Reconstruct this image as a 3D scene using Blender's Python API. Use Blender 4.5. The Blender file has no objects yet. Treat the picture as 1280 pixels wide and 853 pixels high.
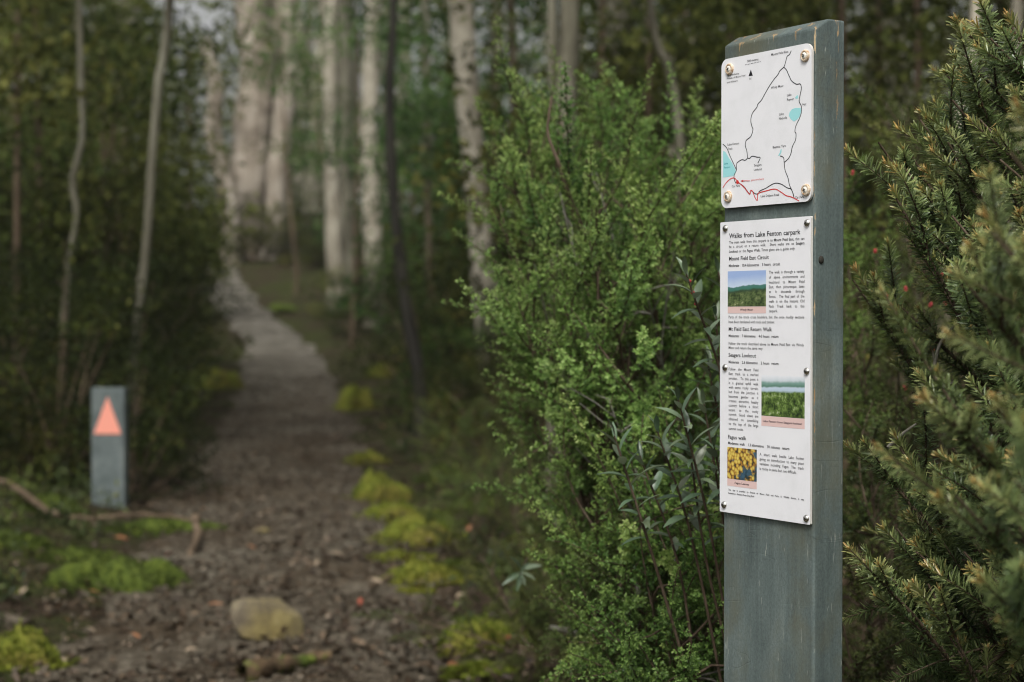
import bpy, math, random
import numpy as np
from mathutils import Matrix, Vector

random.seed(7)
rng = np.random.default_rng(11)
sc = bpy.context.scene
col = sc.collection

# ------------------------------------------------------------------ camera, sky, sun, exposure
F = 2133.3                      # 60 mm on 36 mm, in pixels of a 1280 wide picture
CAM = np.array([0.0, 0.0, 0.95])
PITCH = math.atan(32.5 / F)
cam_data = bpy.data.cameras.new('camera')
cam = bpy.data.objects.new('camera', cam_data)
col.objects.link(cam)
cam.location = CAM
cam.rotation_euler = (math.pi / 2 - PITCH, 0, 0)
cam_data.lens = 60.0
cam_data.sensor_width = 36.0
cam_data.clip_start = 0.05
cam_data.clip_end = 2000
cam_data.dof.use_dof = True
cam_data.dof.focus_distance = 1.88
cam_data.dof.aperture_fstop = 5.7
sc.camera = cam

SUN_EL, SUN_AZ = math.radians(52), math.radians(192)   # azimuth clockwise from +y: behind the camera, on the left
world = bpy.data.worlds.new('World')
sc.world = world
world.use_nodes = True
wn, wl = world.node_tree.nodes, world.node_tree.links
wn.clear()
w_out = wn.new('ShaderNodeOutputWorld')
w_bg = wn.new('ShaderNodeBackground')
w_sky = wn.new('ShaderNodeTexSky')
w_sky.sky_type = 'NISHITA'
w_sky.sun_disc = False
w_sky.sun_elevation = SUN_EL
w_sky.sun_rotation = SUN_AZ
w_sky.dust_density = 6.0
w_sky.air_density = 1.0
w_hsv = wn.new('ShaderNodeHueSaturation')              # cloud cover: the blue washed out
w_hsv.inputs['Saturation'].default_value = 0.07
wl.new(w_sky.outputs[0], w_hsv.inputs['Color'])
wl.new(w_hsv.outputs[0], w_bg.inputs[0])
w_bg.inputs[1].default_value = 0.095
wl.new(w_bg.outputs[0], w_out.inputs[0])

sun_data = bpy.data.lights.new('sun', 'SUN')
sun_data.energy = 1.5
sun_data.angle = math.radians(20)
sun_data.color = (1.0, 0.965, 0.91)
sun = bpy.data.objects.new('sun', sun_data)
col.objects.link(sun)
to_sun = Vector((math.sin(SUN_AZ) * math.cos(SUN_EL), math.cos(SUN_AZ) * math.cos(SUN_EL), math.sin(SUN_EL)))
sun.rotation_euler = to_sun.to_track_quat('Z', 'Y').to_euler()

sc.view_settings.view_transform = 'Standard'
sc.view_settings.look = 'None'
sc.view_settings.exposure = 0.62
sc.view_settings.gamma = 1.0
sc.view_settings.use_curve_mapping = False
sc.render.engine = 'CYCLES'
sc.cycles.max_bounces = 5
sc.cycles.diffuse_bounces = 3
sc.cycles.glossy_bounces = 2
sc.cycles.transmission_bounces = 2
sc.cycles.transparent_max_bounces = 4
sc.cycles.caustics_reflective = False
sc.cycles.caustics_refractive = False
sc.cycles.use_denoising = True
sc.cycles.filter_width = 1.1
sc.cycles.sample_clamp_indirect = 4.0

# ------------------------------------------------------------------ helpers
FWD = np.array([0, math.cos(PITCH), -math.sin(PITCH)])
UPV = np.array([0, math.sin(PITCH), math.cos(PITCH)])
RGT = np.array([1.0, 0, 0])


def ray(px, py):
    return FWD + (px - 640) / F * RGT + (426.5 - py) / F * UPV


def at(px, py, d):
    """a place in the wood, surveyed from the photograph: bearing and a depth in metres"""
    return CAM + d * ray(px, py)


def sstep(a, b, x):
    t = np.clip((x - a) / (b - a), 0, 1)
    return t * t * (3 - 2 * t)


PATH_Y = [-4, 0, 4.4, 6.6, 9.8, 17, 26, 32, 37, 42, 50, 60]
PATH_X = [-0.2, -0.45, -0.70, -0.92, -1.33, -2.2, -3.55, -5.15, -6.45, -9.0, -14, -20]
HGT_Y = [-30, 10, 17, 26, 32, 37, 45, 60, 120, 300]
HGT_Z = [0, 0, 0.10, 0.52, 1.16, 1.97, 2.9, 4.2, 7.5, 10]


def path_x(y):
    return np.interp(y, PATH_Y, PATH_X)


def wob(x, y):
    return (np.sin(x * 1.7 + 0.6 * np.sin(y * 1.3)) * np.cos(y * 1.9 + 1.1) * 0.5 + np.sin(x * 4.1 + 1.0 + y * 1.2) * np.sin(y * 3.7 - x) * 0.3
            + np.sin(x * 9.3 + y * 4.0) * np.cos(y * 8.1 - x * 3.0) * 0.2)


def H(x, y):
    x = np.asarray(x, float)
    y = np.asarray(y, float)
    h = np.interp(y, HGT_Y, HGT_Z)
    off = np.abs(x - path_x(y))
    bank = sstep(0.5, 1.6, off)
    return h + bank * (0.07 + 0.07 * wob(x, y)) + sstep(2.0, 12.0, off) * 0.25 + 0.012 * wob(x * 3, y * 3)


def on_ground(px, py):
    r = ray(px, py)
    d = 1.5
    while d < 90:
        p = CAM + d * r
        if p[2] < H(p[0], p[1]):
            return p
        d += 0.02
    return CAM + 90 * r


class MB:
    """collects polygons, then links them as one mesh object"""
    def __init__(self):
        self.V, self.P, self.n = [], [], 0
        self.T, self.M = [], []

    def add(self, V, polys, tint=0.5, mat=0):
        V = np.asarray(V, float).reshape(-1, 3)
        polys = np.asarray(polys, int)
        self.V.append(V)
        self.P.append(polys + self.n)
        t = np.empty(len(V))
        t[:] = tint
        self.T.append(t)
        self.M.append(np.full(len(polys), mat, int))
        self.n += len(V)
        return self

    def mesh(self, name, mats, smooth=True):
        me = bpy.data.meshes.new(name)
        if self.n:
            V = np.concatenate(self.V)
            me.vertices.add(len(V))
            me.vertices.foreach_set('co', V.astype(np.float32).ravel())
            loops = np.concatenate([p.ravel() for p in self.P])
            tot = np.concatenate([np.full(len(p), p.shape[1], int) for p in self.P])
            start = np.concatenate([[0], np.cumsum(tot)[:-1]])
            me.loops.add(len(loops))
            me.loops.foreach_set('vertex_index', loops.astype(np.int32))
            me.polygons.add(len(tot))
            me.polygons.foreach_set('loop_start', start.astype(np.int32))
            me.polygons.foreach_set('material_index', np.concatenate(self.M).astype(np.int32))
            me.update(calc_edges=True)
            me.polygons.foreach_set('use_smooth', np.full(len(tot), smooth))
            a = me.attributes.new('tint', 'FLOAT', 'POINT')
            a.data.foreach_set('value', np.concatenate(self.T).astype(np.float32))
            me.validate()
        for m in (mats if isinstance(mats, (list, tuple)) else [mats]):
            me.materials.append(m)
        return me

    def build(self, name, mats, parent=None, smooth=True):
        return link(name, self.mesh(name, mats, smooth), parent)


def link(name, data, parent=None):
    o = bpy.data.objects.new(name, data)
    col.objects.link(o)
    if parent is not None:
        o.parent = parent
    return o


def tag(o, label=None, cat=None, group=None, kind=None):
    for k, v in (('label', label), ('category', cat), ('group', group), ('kind', kind)):
        if v:
            o[k] = v
    return o


def empty(name, loc=(0, 0, 0), rz=0.0):
    o = link(name, None)
    o.location = loc
    o.rotation_euler = (0, 0, rz)
    o.empty_display_size = 0.1
    return o


KIDS = {}


def copy_tree(o, parent=None):
    c = o.copy()
    col.objects.link(c)
    c.parent = parent
    for ch in list(o.children):
        copy_tree(ch, c)
    return c


def unit(v):
    v = np.asarray(v, float)
    return v / (np.linalg.norm(v, axis=-1, keepdims=True) + 1e-12)


def frame_z(d, roll=0.0):
    """3x3 with columns x,y,z, z along d"""
    d = unit(d)
    a = np.array([0, 0, 1.0]) if abs(d[2]) < 0.95 else np.array([1.0, 0, 0])
    x = unit(np.cross(a, d))
    y = np.cross(d, x)
    c, s = math.cos(roll), math.sin(roll)
    return np.stack([x * c + y * s, y * c - x * s, d], 1)


def tube(pts, rad, seg=6, wobble=0.0):
    pts = np.asarray(pts, float)
    n = len(pts)
    rad = np.broadcast_to(np.asarray(rad, float), (n,))
    tan = unit(np.gradient(pts, axis=0))
    x = frame_z(tan[0])[:, 0]
    V = []
    ang = np.arange(seg) * 2 * math.pi / seg
    for i in range(n):
        x = unit(x - np.dot(x, tan[i]) * tan[i])
        y = np.cross(tan[i], x)
        r = rad[i] * (1 + (rng.normal(0, wobble, seg) if wobble else 0))
        V.append(pts[i] + (np.cos(ang) * r)[:, None] * x + (np.sin(ang) * r)[:, None] * y)
    V = np.concatenate(V)
    i = np.arange(n - 1)[:, None] * seg
    k = np.arange(seg)[None]
    k2 = (k + 1) % seg
    Q = np.stack([i + k, i + k2, i + seg + k2, i + seg + k], -1).reshape(-1, 4)
    return V, Q


def smooth_path(ctrl, n):
    """Catmull-Rom through the points"""
    c = np.asarray(ctrl, float)
    c = np.vstack([2 * c[0] - c[1], c, 2 * c[-1] - c[-2]])
    m = len(c) - 3
    t = np.linspace(0, m - 1e-6, n)
    k = t.astype(int)
    u = (t - k)[:, None]
    p0, p1, p2, p3 = c[k], c[k + 1], c[k + 2], c[k + 3]
    return 0.5 * (2 * p1 + (p2 - p0) * u + (2 * p0 - 5 * p1 + 4 * p2 - p3) * u ** 2 + (3 * p1 - p0 - 3 * p2 + p3) * u ** 3)


def scatter(tv, tp, pos, ax, nr, size, tint):
    """copies of a leaf (tv along +y, face +z) at pos, axis ax, face towards nr"""
    pos = np.asarray(pos)
    ax = unit(ax)
    nr = nr - (nr * ax).sum(1, keepdims=True) * ax
    nr = unit(nr)
    sx = np.cross(ax, nr)
    R = np.stack([sx, ax, nr], 1)                      # rows: local axes
    size = np.broadcast_to(np.asarray(size, float), (len(pos),))
    V = np.einsum('mk,nkj->nmj', tv, R) * size[:, None, None] + pos[:, None, :]
    m = len(tv)
    P = tp[None] + (np.arange(len(pos)) * m)[:, None, None]
    T = np.repeat(np.broadcast_to(np.asarray(tint, float), (len(pos),)), m)
    return V.reshape(-1, 3), P.reshape(-1, tp.shape[1]), T


# leaf outlines, unit length along +y
KITE_V = np.array([[0, 0, 0], [0.22, 0.45, 0.06], [0, 1, -0.06], [-0.22, 0.45, 0.06]])
KITE_P = np.array([[0, 1, 2], [0, 2, 3]])
OVAL_V = np.array([[0, 0, 0], [0.2, 0.25, 0.05], [0.22, 0.62, 0.04], [0, 1, -0.05], [-0.22, 0.62, 0.04], [-0.2, 0.25, 0.05]])
OVAL_P = np.array([[0, 1, 2, 3], [0, 3, 4, 5]])
_n = []
for yy, w, zz in ((0, 0.04, 0), (0.35, 0.074, 0.02), (0.8, 0.072, 0.015), (1.0, 0.03, -0.01)):
    _n += [[-w, yy, zz + 0.35 * w], [0, yy, zz], [w, yy, zz + 0.35 * w]]
NEED_V = np.array(_n)
NEED_P = np.array([[r * 3 + c, r * 3 + c + 1, r * 3 + c + 4, r * 3 + c + 3] for r in range(3) for c in range(2)])


# ------------------------------------------------------------------ materials
def new_mat(name):
    m = bpy.data.materials.new(name)
    m.use_nodes = True
    nt = m.node_tree
    nt.nodes.clear()
    out = nt.nodes.new('ShaderNodeOutputMaterial')
    return m, nt, out


def N(nt, typ, **inp):
    n = nt.nodes.new('ShaderNode' + typ)
    for k, v in inp.items():
        n.inputs[k.replace('_', ' ')].default_value = v
    return n


def ramp(nt, stops, fac=None, interp='LINEAR'):
    r = nt.nodes.new('ShaderNodeValToRGB')
    r.color_ramp.interpolation = interp
    e = r.color_ramp.elements
    while len(e) < len(stops):
        e.new(0.5)
    for k, (p, c) in enumerate(stops):
        e[k].position = p
        e[k].color = (*c, 1) if len(c) == 3 else c
    if fac is not None:
        nt.links.new(fac, r.inputs[0])
    return r


def leaf_mat(name, stops, transl=0.3, rough=0.45, spec=0.4, vary=0.25, sat=1.0):
    m, nt, out = new_mat(name)
    L = nt.links
    a = nt.nodes.new('ShaderNodeAttribute')
    a.attribute_name = 'tint'
    r = ramp(nt, stops, a.outputs['Fac'])
    oi = nt.nodes.new('ShaderNodeObjectInfo')
    mr = N(nt, 'MapRange')
    mr.inputs['To Min'].default_value = 1 - vary
    mr.inputs['To Max'].default_value = 1 + vary
    L.new(oi.outputs['Random'], mr.inputs['Value'])
    h = N(nt, 'HueSaturation', Saturation=sat)
    L.new(r.outputs[0], h.inputs['Color'])
    L.new(mr.outputs[0], h.inputs['Value'])
    mh = N(nt, 'MapRange')
    mh.inputs['To Min'].default_value = 0.5 + 0.06 * vary
    mh.inputs['To Max'].default_value = 0.5 - 0.11 * vary
    mm = nt.nodes.new('ShaderNodeMath')
    mm.operation = 'FRACT'
    m7 = nt.nodes.new('ShaderNodeMath')
    m7.operation = 'MULTIPLY'
    m7.inputs[1].default_value = 7.31
    L.new(oi.outputs['Random'], m7.inputs[0])
    L.new(m7.outputs[0], mm.inputs[0])
    L.new(mm.outputs[0], mh.inputs['Value'])
    L.new(mh.outputs[0], h.inputs['Hue'])
    p = N(nt, 'BsdfPrincipled', Roughness=rough)
    p.inputs['Specular IOR Level'].default_value = spec
    L.new(h.outputs[0], p.inputs['Base Color'])
    t = N(nt, 'BsdfTranslucent')
    L.new(h.outputs[0], t.inputs['Color'])
    mx = N(nt, 'MixShader', Fac=transl)
    L.new(p.outputs[0], mx.inputs[1])
    L.new(t.outputs[0], mx.inputs[2])
    L.new(mx.outputs[0], out.inputs[0])
    return m


def bark_mat(name, c1, c2, c3, scale=(7, 7, 1.2), rough=0.85, bump=0.5):
    m, nt, out = new_mat(name)
    L = nt.links
    tc = nt.nodes.new('ShaderNodeTexCoord')
    mp = N(nt, 'Mapping')
    mp.inputs['Scale'].default_value = scale
    L.new(tc.outputs['Object'], mp.inputs[0])
    n1 = N(nt, 'TexNoise', Scale=1.0, Detail=6.0, Roughness=0.65, Distortion=0.6)
    L.new(mp.outputs[0], n1.inputs['Vector'])
    r = ramp(nt, [(0.32, c1), (0.5, c2), (0.70, c3)], n1.outputs[0])
    p = N(nt, 'BsdfPrincipled', Roughness=rough)
    p.inputs['Specular IOR Level'].default_value = 0.2
    L.new(r.outputs[0], p.inputs['Base Color'])
    b = N(nt, 'Bump', Strength=bump, Distance=0.02)
    L.new(n1.outputs[0], b.inputs['Height'])
    L.new(b.outputs[0], p.inputs['Normal'])
    L.new(p.outputs[0], out.inputs[0])
    return m


def plain_mat(name, c, rough=0.6, metal=0.0, spec=0.4):
    m, nt, out = new_mat(name)
    p = N(nt, 'BsdfPrincipled', Roughness=rough, Metallic=metal)
    p.inputs['Base Color'].default_value = (*c, 1)
    p.inputs['Specular IOR Level'].default_value = spec
    nt.links.new(p.outputs[0], out.inputs[0])
    return m


def noisy_mat(name, stops, scale=8.0, detail=8.0, rough=0.9, bump=0.6, dist=0.02, stops2=None, scale2=1.2, spec=0.25, mixr=(0.4, 0.6)):
    m, nt, out = new_mat(name)
    L = nt.links
    tc = nt.nodes.new('ShaderNodeTexCoord')
    n1 = N(nt, 'TexNoise', Scale=scale, Detail=detail, Roughness=0.7)
    L.new(tc.outputs['Object'], n1.inputs['Vector'])
    r = ramp(nt, stops, n1.outputs[0])
    colr = r.outputs[0]
    if stops2:
        n2 = N(nt, 'TexNoise', Scale=scale2, Detail=5.0, Roughness=0.6)
        L.new(tc.outputs['Object'], n2.inputs['Vector'])
        r2 = ramp(nt, stops2, n1.outputs[0])
        f = ramp(nt, [(mixr[0], (0, 0, 0)), (mixr[1], (1, 1, 1))], n2.outputs[0])
        mx = nt.nodes.new('ShaderNodeMixRGB')
        L.new(f.outputs[0], mx.inputs[0])
        L.new(r.outputs[0], mx.inputs[1])
        L.new(r2.outputs[0], mx.inputs[2])
        colr = mx.outputs[0]
    p = N(nt, 'BsdfPrincipled', Roughness=rough)
    p.inputs['Specular IOR Level'].default_value = spec
    L.new(colr, p.inputs['Base Color'])
    b = N(nt, 'Bump', Strength=bump, Distance=dist)
    L.new(n1.outputs[0], b.inputs['Height'])
    L.new(b.outputs[0], p.inputs['Normal'])
    L.new(p.outputs[0], out.inputs[0])
    return m


M = {}
M['heath'] = leaf_mat('heath_leaf', [(0.0, (0.026, 0.056, 0.013)), (0.4, (0.112, 0.205, 0.042)), (0.75, (0.26, 0.385, 0.10)), (1.0, (0.43, 0.53, 0.19))], 0.38, 0.45, 0.3, 0.15)
M['heath_dull'] = leaf_mat('heath_leaf_dull', [(0.0, (0.035, 0.052, 0.013)), (0.5, (0.085, 0.115, 0.026)), (1.0, (0.19, 0.215, 0.055))], 0.3, 0.5, 0.3, 0.25)
M['needle'] = leaf_mat('needle_leaf', [(0.0, (0.032, 0.060, 0.018)), (0.45, (0.100, 0.150, 0.048)), (0.75, (0.24, 0.29, 0.105)), (0.92, (0.36, 0.35, 0.13)), (1.0, (0.46, 0.31, 0.10))], 0.22, 0.35, 0.5, 0.12)
M['lance'] = leaf_mat('lance_leaf', [(0.0, (0.052, 0.088, 0.048)), (0.5, (0.115, 0.170, 0.098)), (1.0, (0.24, 0.28, 0.19))], 0.2, 0.36, 0.55, 0.35)
M['dark_leaf'] = leaf_mat('thicket_leaf', [(0.0, (0.012, 0.017, 0.004)), (0.5, (0.032, 0.042, 0.010)), (0.85, (0.090, 0.105, 0.024)), (1.0, (0.24, 0.23, 0.07))], 0.25, 0.6, 0.15, 0.35, 1.08)
M['olive_leaf'] = leaf_mat('olive_leaf', [(0.0, (0.026, 0.036, 0.009)), (0.5, (0.066, 0.086, 0.022)), (1.0, (0.19, 0.21, 0.065))], 0.3, 0.6, 0.15, 0.3, 1.08)
M['green_leaf'] = leaf_mat('fresh_leaf', [(0.0, (0.03, 0.058, 0.016)), (0.5, (0.062, 0.118, 0.033)), (1.0, (0.14, 0.21, 0.06))], 0.3, 0.6, 0.15, 0.25, 1.08)
M['undergrowth'] = leaf_mat('herb_leaf', [(0.0, (0.016, 0.026, 0.007)), (0.5, (0.05, 0.075, 0.018)), (0.85, (0.12, 0.16, 0.03)), (1.0, (0.22, 0.22, 0.05))], 0.3, 0.5, 0.3, 0.1)
M['gum_leaf'] = leaf_mat('gum_leaf', [(0.0, (0.07, 0.08, 0.035)), (0.5, (0.14, 0.165, 0.075)), (1.0, (0.27, 0.29, 0.15))], 0.35, 0.6, 0.15, 0.25, 1.08)
M['litter'] = leaf_mat('litter_leaf', [(0.0, (0.016, 0.011, 0.006)), (0.45, (0.055, 0.037, 0.020)), (0.8, (0.165, 0.122, 0.076)), (0.93, (0.36, 0.30, 0.22)), (1.0, (0.38, 0.16, 0.05))], 0.1, 0.5, 0.25, 0.1)
M['bark_pale'] = bark_mat('bark_pale', (0.13, 0.11, 0.075), (0.35, 0.315, 0.245), (0.55, 0.505, 0.41), (5, 5, 1.5))
M['bark_pink'] = bark_mat('bark_pink', (0.12, 0.09, 0.062), (0.31, 0.265, 0.21), (0.49, 0.435, 0.365), (3, 3, 0.7))
M['bark_grey'] = bark_mat('bark_grey', (0.04, 0.036, 0.024), (0.13, 0.12, 0.085), (0.27, 0.26, 0.195))
M['bark_brown'] = bark_mat('bark_brown', (0.05, 0.035, 0.022), (0.12, 0.085, 0.055), (0.24, 0.18, 0.12))
M['bark_dark'] = bark_mat('bark_dark', (0.018, 0.016, 0.013), (0.035, 0.032, 0.026), (0.07, 0.065, 0.05))
M['stem'] = bark_mat('stem_bark', (0.04, 0.028, 0.018), (0.085, 0.06, 0.04), (0.15, 0.115, 0.08), (60, 60, 20), 0.8, 0.2)
M['stem_red'] = bark_mat('stem_red', (0.09, 0.03, 0.02), (0.15, 0.05, 0.03), (0.2, 0.09, 0.05), (60, 60, 20), 0.6, 0.2)
M['dead'] = bark_mat('dead_wood', (0.09, 0.085, 0.07), (0.17, 0.16, 0.13), (0.28, 0.27, 0.23), (50, 50, 14), 0.9, 0.4)
M['floor'] = noisy_mat('forest_floor', [(0.32, (0.014, 0.010, 0.006)), (0.5, (0.034, 0.024, 0.014)), (0.68, (0.080, 0.058, 0.036))], 14, 8, 0.95, 0.9, 0.03,
                       [(0.32, (0.014, 0.018, 0.005)), (0.5, (0.034, 0.042, 0.010)), (0.68, (0.08, 0.09, 0.022))], 1.5, spec=0.12)
M['path'] = noisy_mat('path_earth', [(0.30, (0.038, 0.031, 0.021)), (0.48, (0.105, 0.090, 0.066)), (0.66, (0.23, 0.205, 0.16))], 16, 10, 0.9, 0.9, 0.03,
                      [(0.30, (0.022, 0.015, 0.009)), (0.5, (0.058, 0.043, 0.027)), (0.7, (0.13, 0.10, 0.068))], 1.1, spec=0.1)
M['stone'] = noisy_mat('path_stone', [(0.3, (0.035, 0.028, 0.019)), (0.5, (0.085, 0.070, 0.050)), (0.7, (0.19, 0.16, 0.122))], 12, 6, 0.85, 0.5, 0.01, spec=0.12)
M['rock'] = noisy_mat('lichen_rock', [(0.3, (0.07, 0.055, 0.036)), (0.5, (0.145, 0.12, 0.082)), (0.7, (0.24, 0.21, 0.155))], 14, 8, 0.9, 0.6, 0.012,
                      [(0.3, (0.09, 0.068, 0.022)), (0.5, (0.165, 0.13, 0.048)), (0.7, (0.24, 0.20, 0.09))], 7)
M['moss'] = noisy_mat('moss', [(0.3, (0.04, 0.055, 0.006)), (0.5, (0.115, 0.14, 0.013)), (0.7, (0.22, 0.24, 0.03))], 30, 8, 0.95, 0.8, 0.02,
                      [(0.3, (0.05, 0.045, 0.01)), (0.5, (0.13, 0.115, 0.02)), (0.7, (0.2, 0.17, 0.035))], 4)
M['moss_green'] = noisy_mat('moss_green', [(0.3, (0.022, 0.035, 0.004)), (0.5, (0.06, 0.085, 0.010)), (0.7, (0.12, 0.15, 0.02))], 30, 8, 0.95, 0.8, 0.02)
M['tuft'] = leaf_mat('moss_tuft', [(0.0, (0.045, 0.06, 0.007)), (0.5, (0.13, 0.155, 0.016)), (1.0, (0.25, 0.27, 0.04))], 0.3, 0.7, 0.2, 0.2)
M['tuft_green'] = leaf_mat('moss_tuft_green', [(0.0, (0.016, 0.027, 0.004)), (0.5, (0.047, 0.066, 0.008)), (1.0, (0.105, 0.125, 0.018))], 0.3, 0.7, 0.2, 0.2)
M['mossy_bark'] = noisy_mat('mossy_bark', [(0.3, (0.04, 0.026, 0.014)), (0.5, (0.10, 0.065, 0.035)), (0.7, (0.2, 0.13, 0.07))], 25, 8, 0.9, 0.6, 0.01, [(0.3, (0.03, 0.045, 0.006)), (0.5, (0.07, 0.10, 0.013)), (0.7, (0.14, 0.17, 0.025))], 9, mixr=(0.45, 0.55))
M['red'] = plain_mat('red_flower', (0.36, 0.035, 0.04), 0.5)
M['orange_leaf'] = plain_mat('orange_leaf', (0.25, 0.11, 0.05), 0.5)
M['pale_leaf'] = plain_mat('pale_dead_leaf', (0.24, 0.185, 0.125), 0.6)
M['red_leaf'] = plain_mat('red_dead_leaf', (0.24, 0.055, 0.03), 0.5)

# ------------------------------------------------------------------ ground
def grid_sheet(xs, ys, zfun):
    X, Y = np.meshgrid(xs, ys)
    V = np.stack([X, Y, zfun(X, Y)], -1).reshape(-1, 3)
    nx = len(xs)
    i = (np.arange(len(ys) - 1)[:, None] * nx + np.arange(nx - 1)[None]).ravel()
    return V, np.stack([i, i + 1, i + nx + 1, i + nx], 1)


gx = np.concatenate([np.linspace(-300, -14, 30)[:-1], np.linspace(-14, 14, 281), np.linspace(14, 300, 30)[1:]])
gy = np.concatenate([np.linspace(-80, -2, 20)[:-1], np.linspace(-2, 16, 226)[:-1], np.linspace(16, 50, 120)[:-1], np.linspace(50, 400, 40)])
mb = MB()


def floor_z(X, Y):
    off = np.abs(X - path_x(Y))
    return H(X, Y) - 0.05 * (1 - sstep(0.35, 0.62, off)) * (Y < 55) + 0.018 * sstep(0.5, 0.9, off) * wob(X * 7, Y * 7)


mb.add(*grid_sheet(gx, gy, floor_z))
floor = tag(mb.build('forest_floor', M['floor']), kind='structure')

ys = np.concatenate([np.linspace(0, 16, 321)[:-1], np.linspace(16, 52, 180)])
us = np.linspace(-1, 1, 41)
U, Y = np.meshgrid(us, ys)
HW = (0.62 + 0.07 * np.sin(Y * 2.3) + 0.05 * np.sin(Y * 5.1 + 2)) * (1 - 0.28 * sstep(20, 30, Y))
X = path_x(Y) + U * HW * np.where(U > 0, 1 + 0.08 * np.sin(Y * 3.3), 1 + 0.08 * np.sin(Y * 2.9 + 1))
Z = H(X, Y) + 0.012 + 0.016 * wob(X * 8, Y * 8) - 0.045 * np.abs(U) ** 6
V = np.stack([X, Y, Z], -1).reshape(-1, 3)
nx = len(us)
i = (np.arange(len(ys) - 1)[:, None] * nx + np.arange(nx - 1)[None]).ravel()
mb = MB()
mb.add(V, np.stack([i, i + 1, i + nx + 1, i + nx], 1))
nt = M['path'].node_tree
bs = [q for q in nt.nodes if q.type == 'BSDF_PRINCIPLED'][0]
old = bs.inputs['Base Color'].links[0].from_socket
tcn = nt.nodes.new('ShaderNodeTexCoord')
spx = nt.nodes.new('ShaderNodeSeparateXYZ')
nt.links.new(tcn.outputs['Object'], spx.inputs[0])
mrg = nt.nodes.new('ShaderNodeMapRange')  # paler far off: the open light there is painted into the path colour
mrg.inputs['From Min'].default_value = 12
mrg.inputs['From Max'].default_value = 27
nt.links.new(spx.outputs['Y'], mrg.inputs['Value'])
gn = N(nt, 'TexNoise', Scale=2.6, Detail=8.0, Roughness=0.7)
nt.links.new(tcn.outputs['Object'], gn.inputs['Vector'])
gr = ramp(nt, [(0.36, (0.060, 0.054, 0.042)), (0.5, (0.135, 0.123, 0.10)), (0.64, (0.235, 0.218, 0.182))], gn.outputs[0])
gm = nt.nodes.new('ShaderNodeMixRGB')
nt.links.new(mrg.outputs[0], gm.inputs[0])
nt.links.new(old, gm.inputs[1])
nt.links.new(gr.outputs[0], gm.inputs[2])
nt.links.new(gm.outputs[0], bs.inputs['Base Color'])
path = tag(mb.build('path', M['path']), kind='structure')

# stones
_ico_v = []
for a in range(5):
    _ico_v.append((0.894 * math.cos(a * 1.2566), 0.894 * math.sin(a * 1.2566), 0.447))
for a in range(5):
    _ico_v.append((0.894 * math.cos(a * 1.2566 + 0.628), 0.894 * math.sin(a * 1.2566 + 0.628), -0.447))
_ico_v += [(0, 0, 1), (0, 0, -1)]
ICO_V = np.array(_ico_v)
ICO_P = []
for a in range(5):
    b = (a + 1) % 5
    ICO_P += [(10, a, b), (a, 5 + a, b), (b, 5 + a, 5 + b), (11, 5 + b, 5 + a)]
ICO_P = np.array(ICO_P)


def subdiv(V, P):
    V = list(map(tuple, V))
    cache, out = {}, []

    def mid(a, b):
        k = (min(a, b), max(a, b))
        if k not in cache:
            m = np.array(V[a]) + np.array(V[b])
            V.append(tuple(m / np.linalg.norm(m)))
            cache[k] = len(V) - 1
        return cache[k]
    for a, b, c in P:
        x, y, z = mid(a, b), mid(b, c), mid(c, a)
        out += [(a, x, z), (x, b, y), (z, y, c), (x, y, z)]
    return np.array(V), np.array(out)


ICO2_V, ICO2_P = subdiv(ICO_V, ICO_P)
ICO3_V, ICO3_P = subdiv(ICO2_V, ICO2_P)


def rock_mesh(name, mat, seed, dims, fine=True, smooth=False):
    r = np.random.default_rng(seed)
    V, P = (ICO3_V, ICO3_P) if fine else (ICO_V, ICO_P)
    V = V.copy()
    for k in range(16 if fine else 5):                   # facets: flatten against random planes
        n = unit(r.normal(size=3))
        d = r.uniform(0.40, 0.70) if fine else r.uniform(0.42, 0.78)
        s = V @ n
        V -= np.maximum(s - d, 0)[:, None] * n * 0.9
    V *= 1 + r.normal(0, 0.012, (len(V), 1))
    m = MB()
    m.add(V * np.array(dims), P)
    return m.mesh(name, mat, smooth)


def path_spot(y0, y1, spread=0.55):
    y = math.exp(random.uniform(math.log(y0), math.log(y1)))
    x = float(path_x(y)) + random.uniform(-1, 1) * spread
    return x, y


stone_meshes = [rock_mesh('stone', M['stone'], 40 + k, (1, random.uniform(0.6, 0.9), random.uniform(0.35, 0.6)), False) for k in range(6)]
for k in range(170):
    x, y = path_spot(4.2, 14, 0.62)
    o = link('stone', stone_meshes[k % 6], path)
    s = random.uniform(0.012, 0.03) * (1.5 if random.random() < 0.15 else 1)
    o.location = (x, y, float(H(x, y)) + 0.012 + s * 0.15)
    o.scale = (s, s, s)
    o.rotation_euler = (random.uniform(-.3, .3), random.uniform(-.3, .3), random.uniform(0, 6.28))

# fine gravel and leaf litter nobody could count
n = 5000
yy = np.exp(rng.uniform(math.log(4.0), math.log(20), n))
xx = path_x(yy) + rng.normal(0, 0.33, n)
zz = H(xx, yy) + 0.014
R = np.stack([frame_z(unit(rng.normal(size=3)), rng.uniform(0, 6.28)) for _ in range(n)])
sz = rng.uniform(0.004, 0.014, n) * (1 + 0.02 * yy)
base = ICO_V[:, :] * np.array([1, 0.8, 0.5])
Vg = np.einsum('mk,njk->nmj', base, R) * sz[:, None, None] + np.stack([xx, yy, zz], -1)[:, None]
Pg = (ICO_P[None] + (np.arange(n) * 12)[:, None, None]).reshape(-1, 3)
mb = MB()
mb.add(Vg.reshape(-1, 3), Pg)
tag(mb.build('gravel', M['stone'], None, False), 'loose fine gravel scattered over the walking path', 'gravel', kind='stuff')

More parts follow.
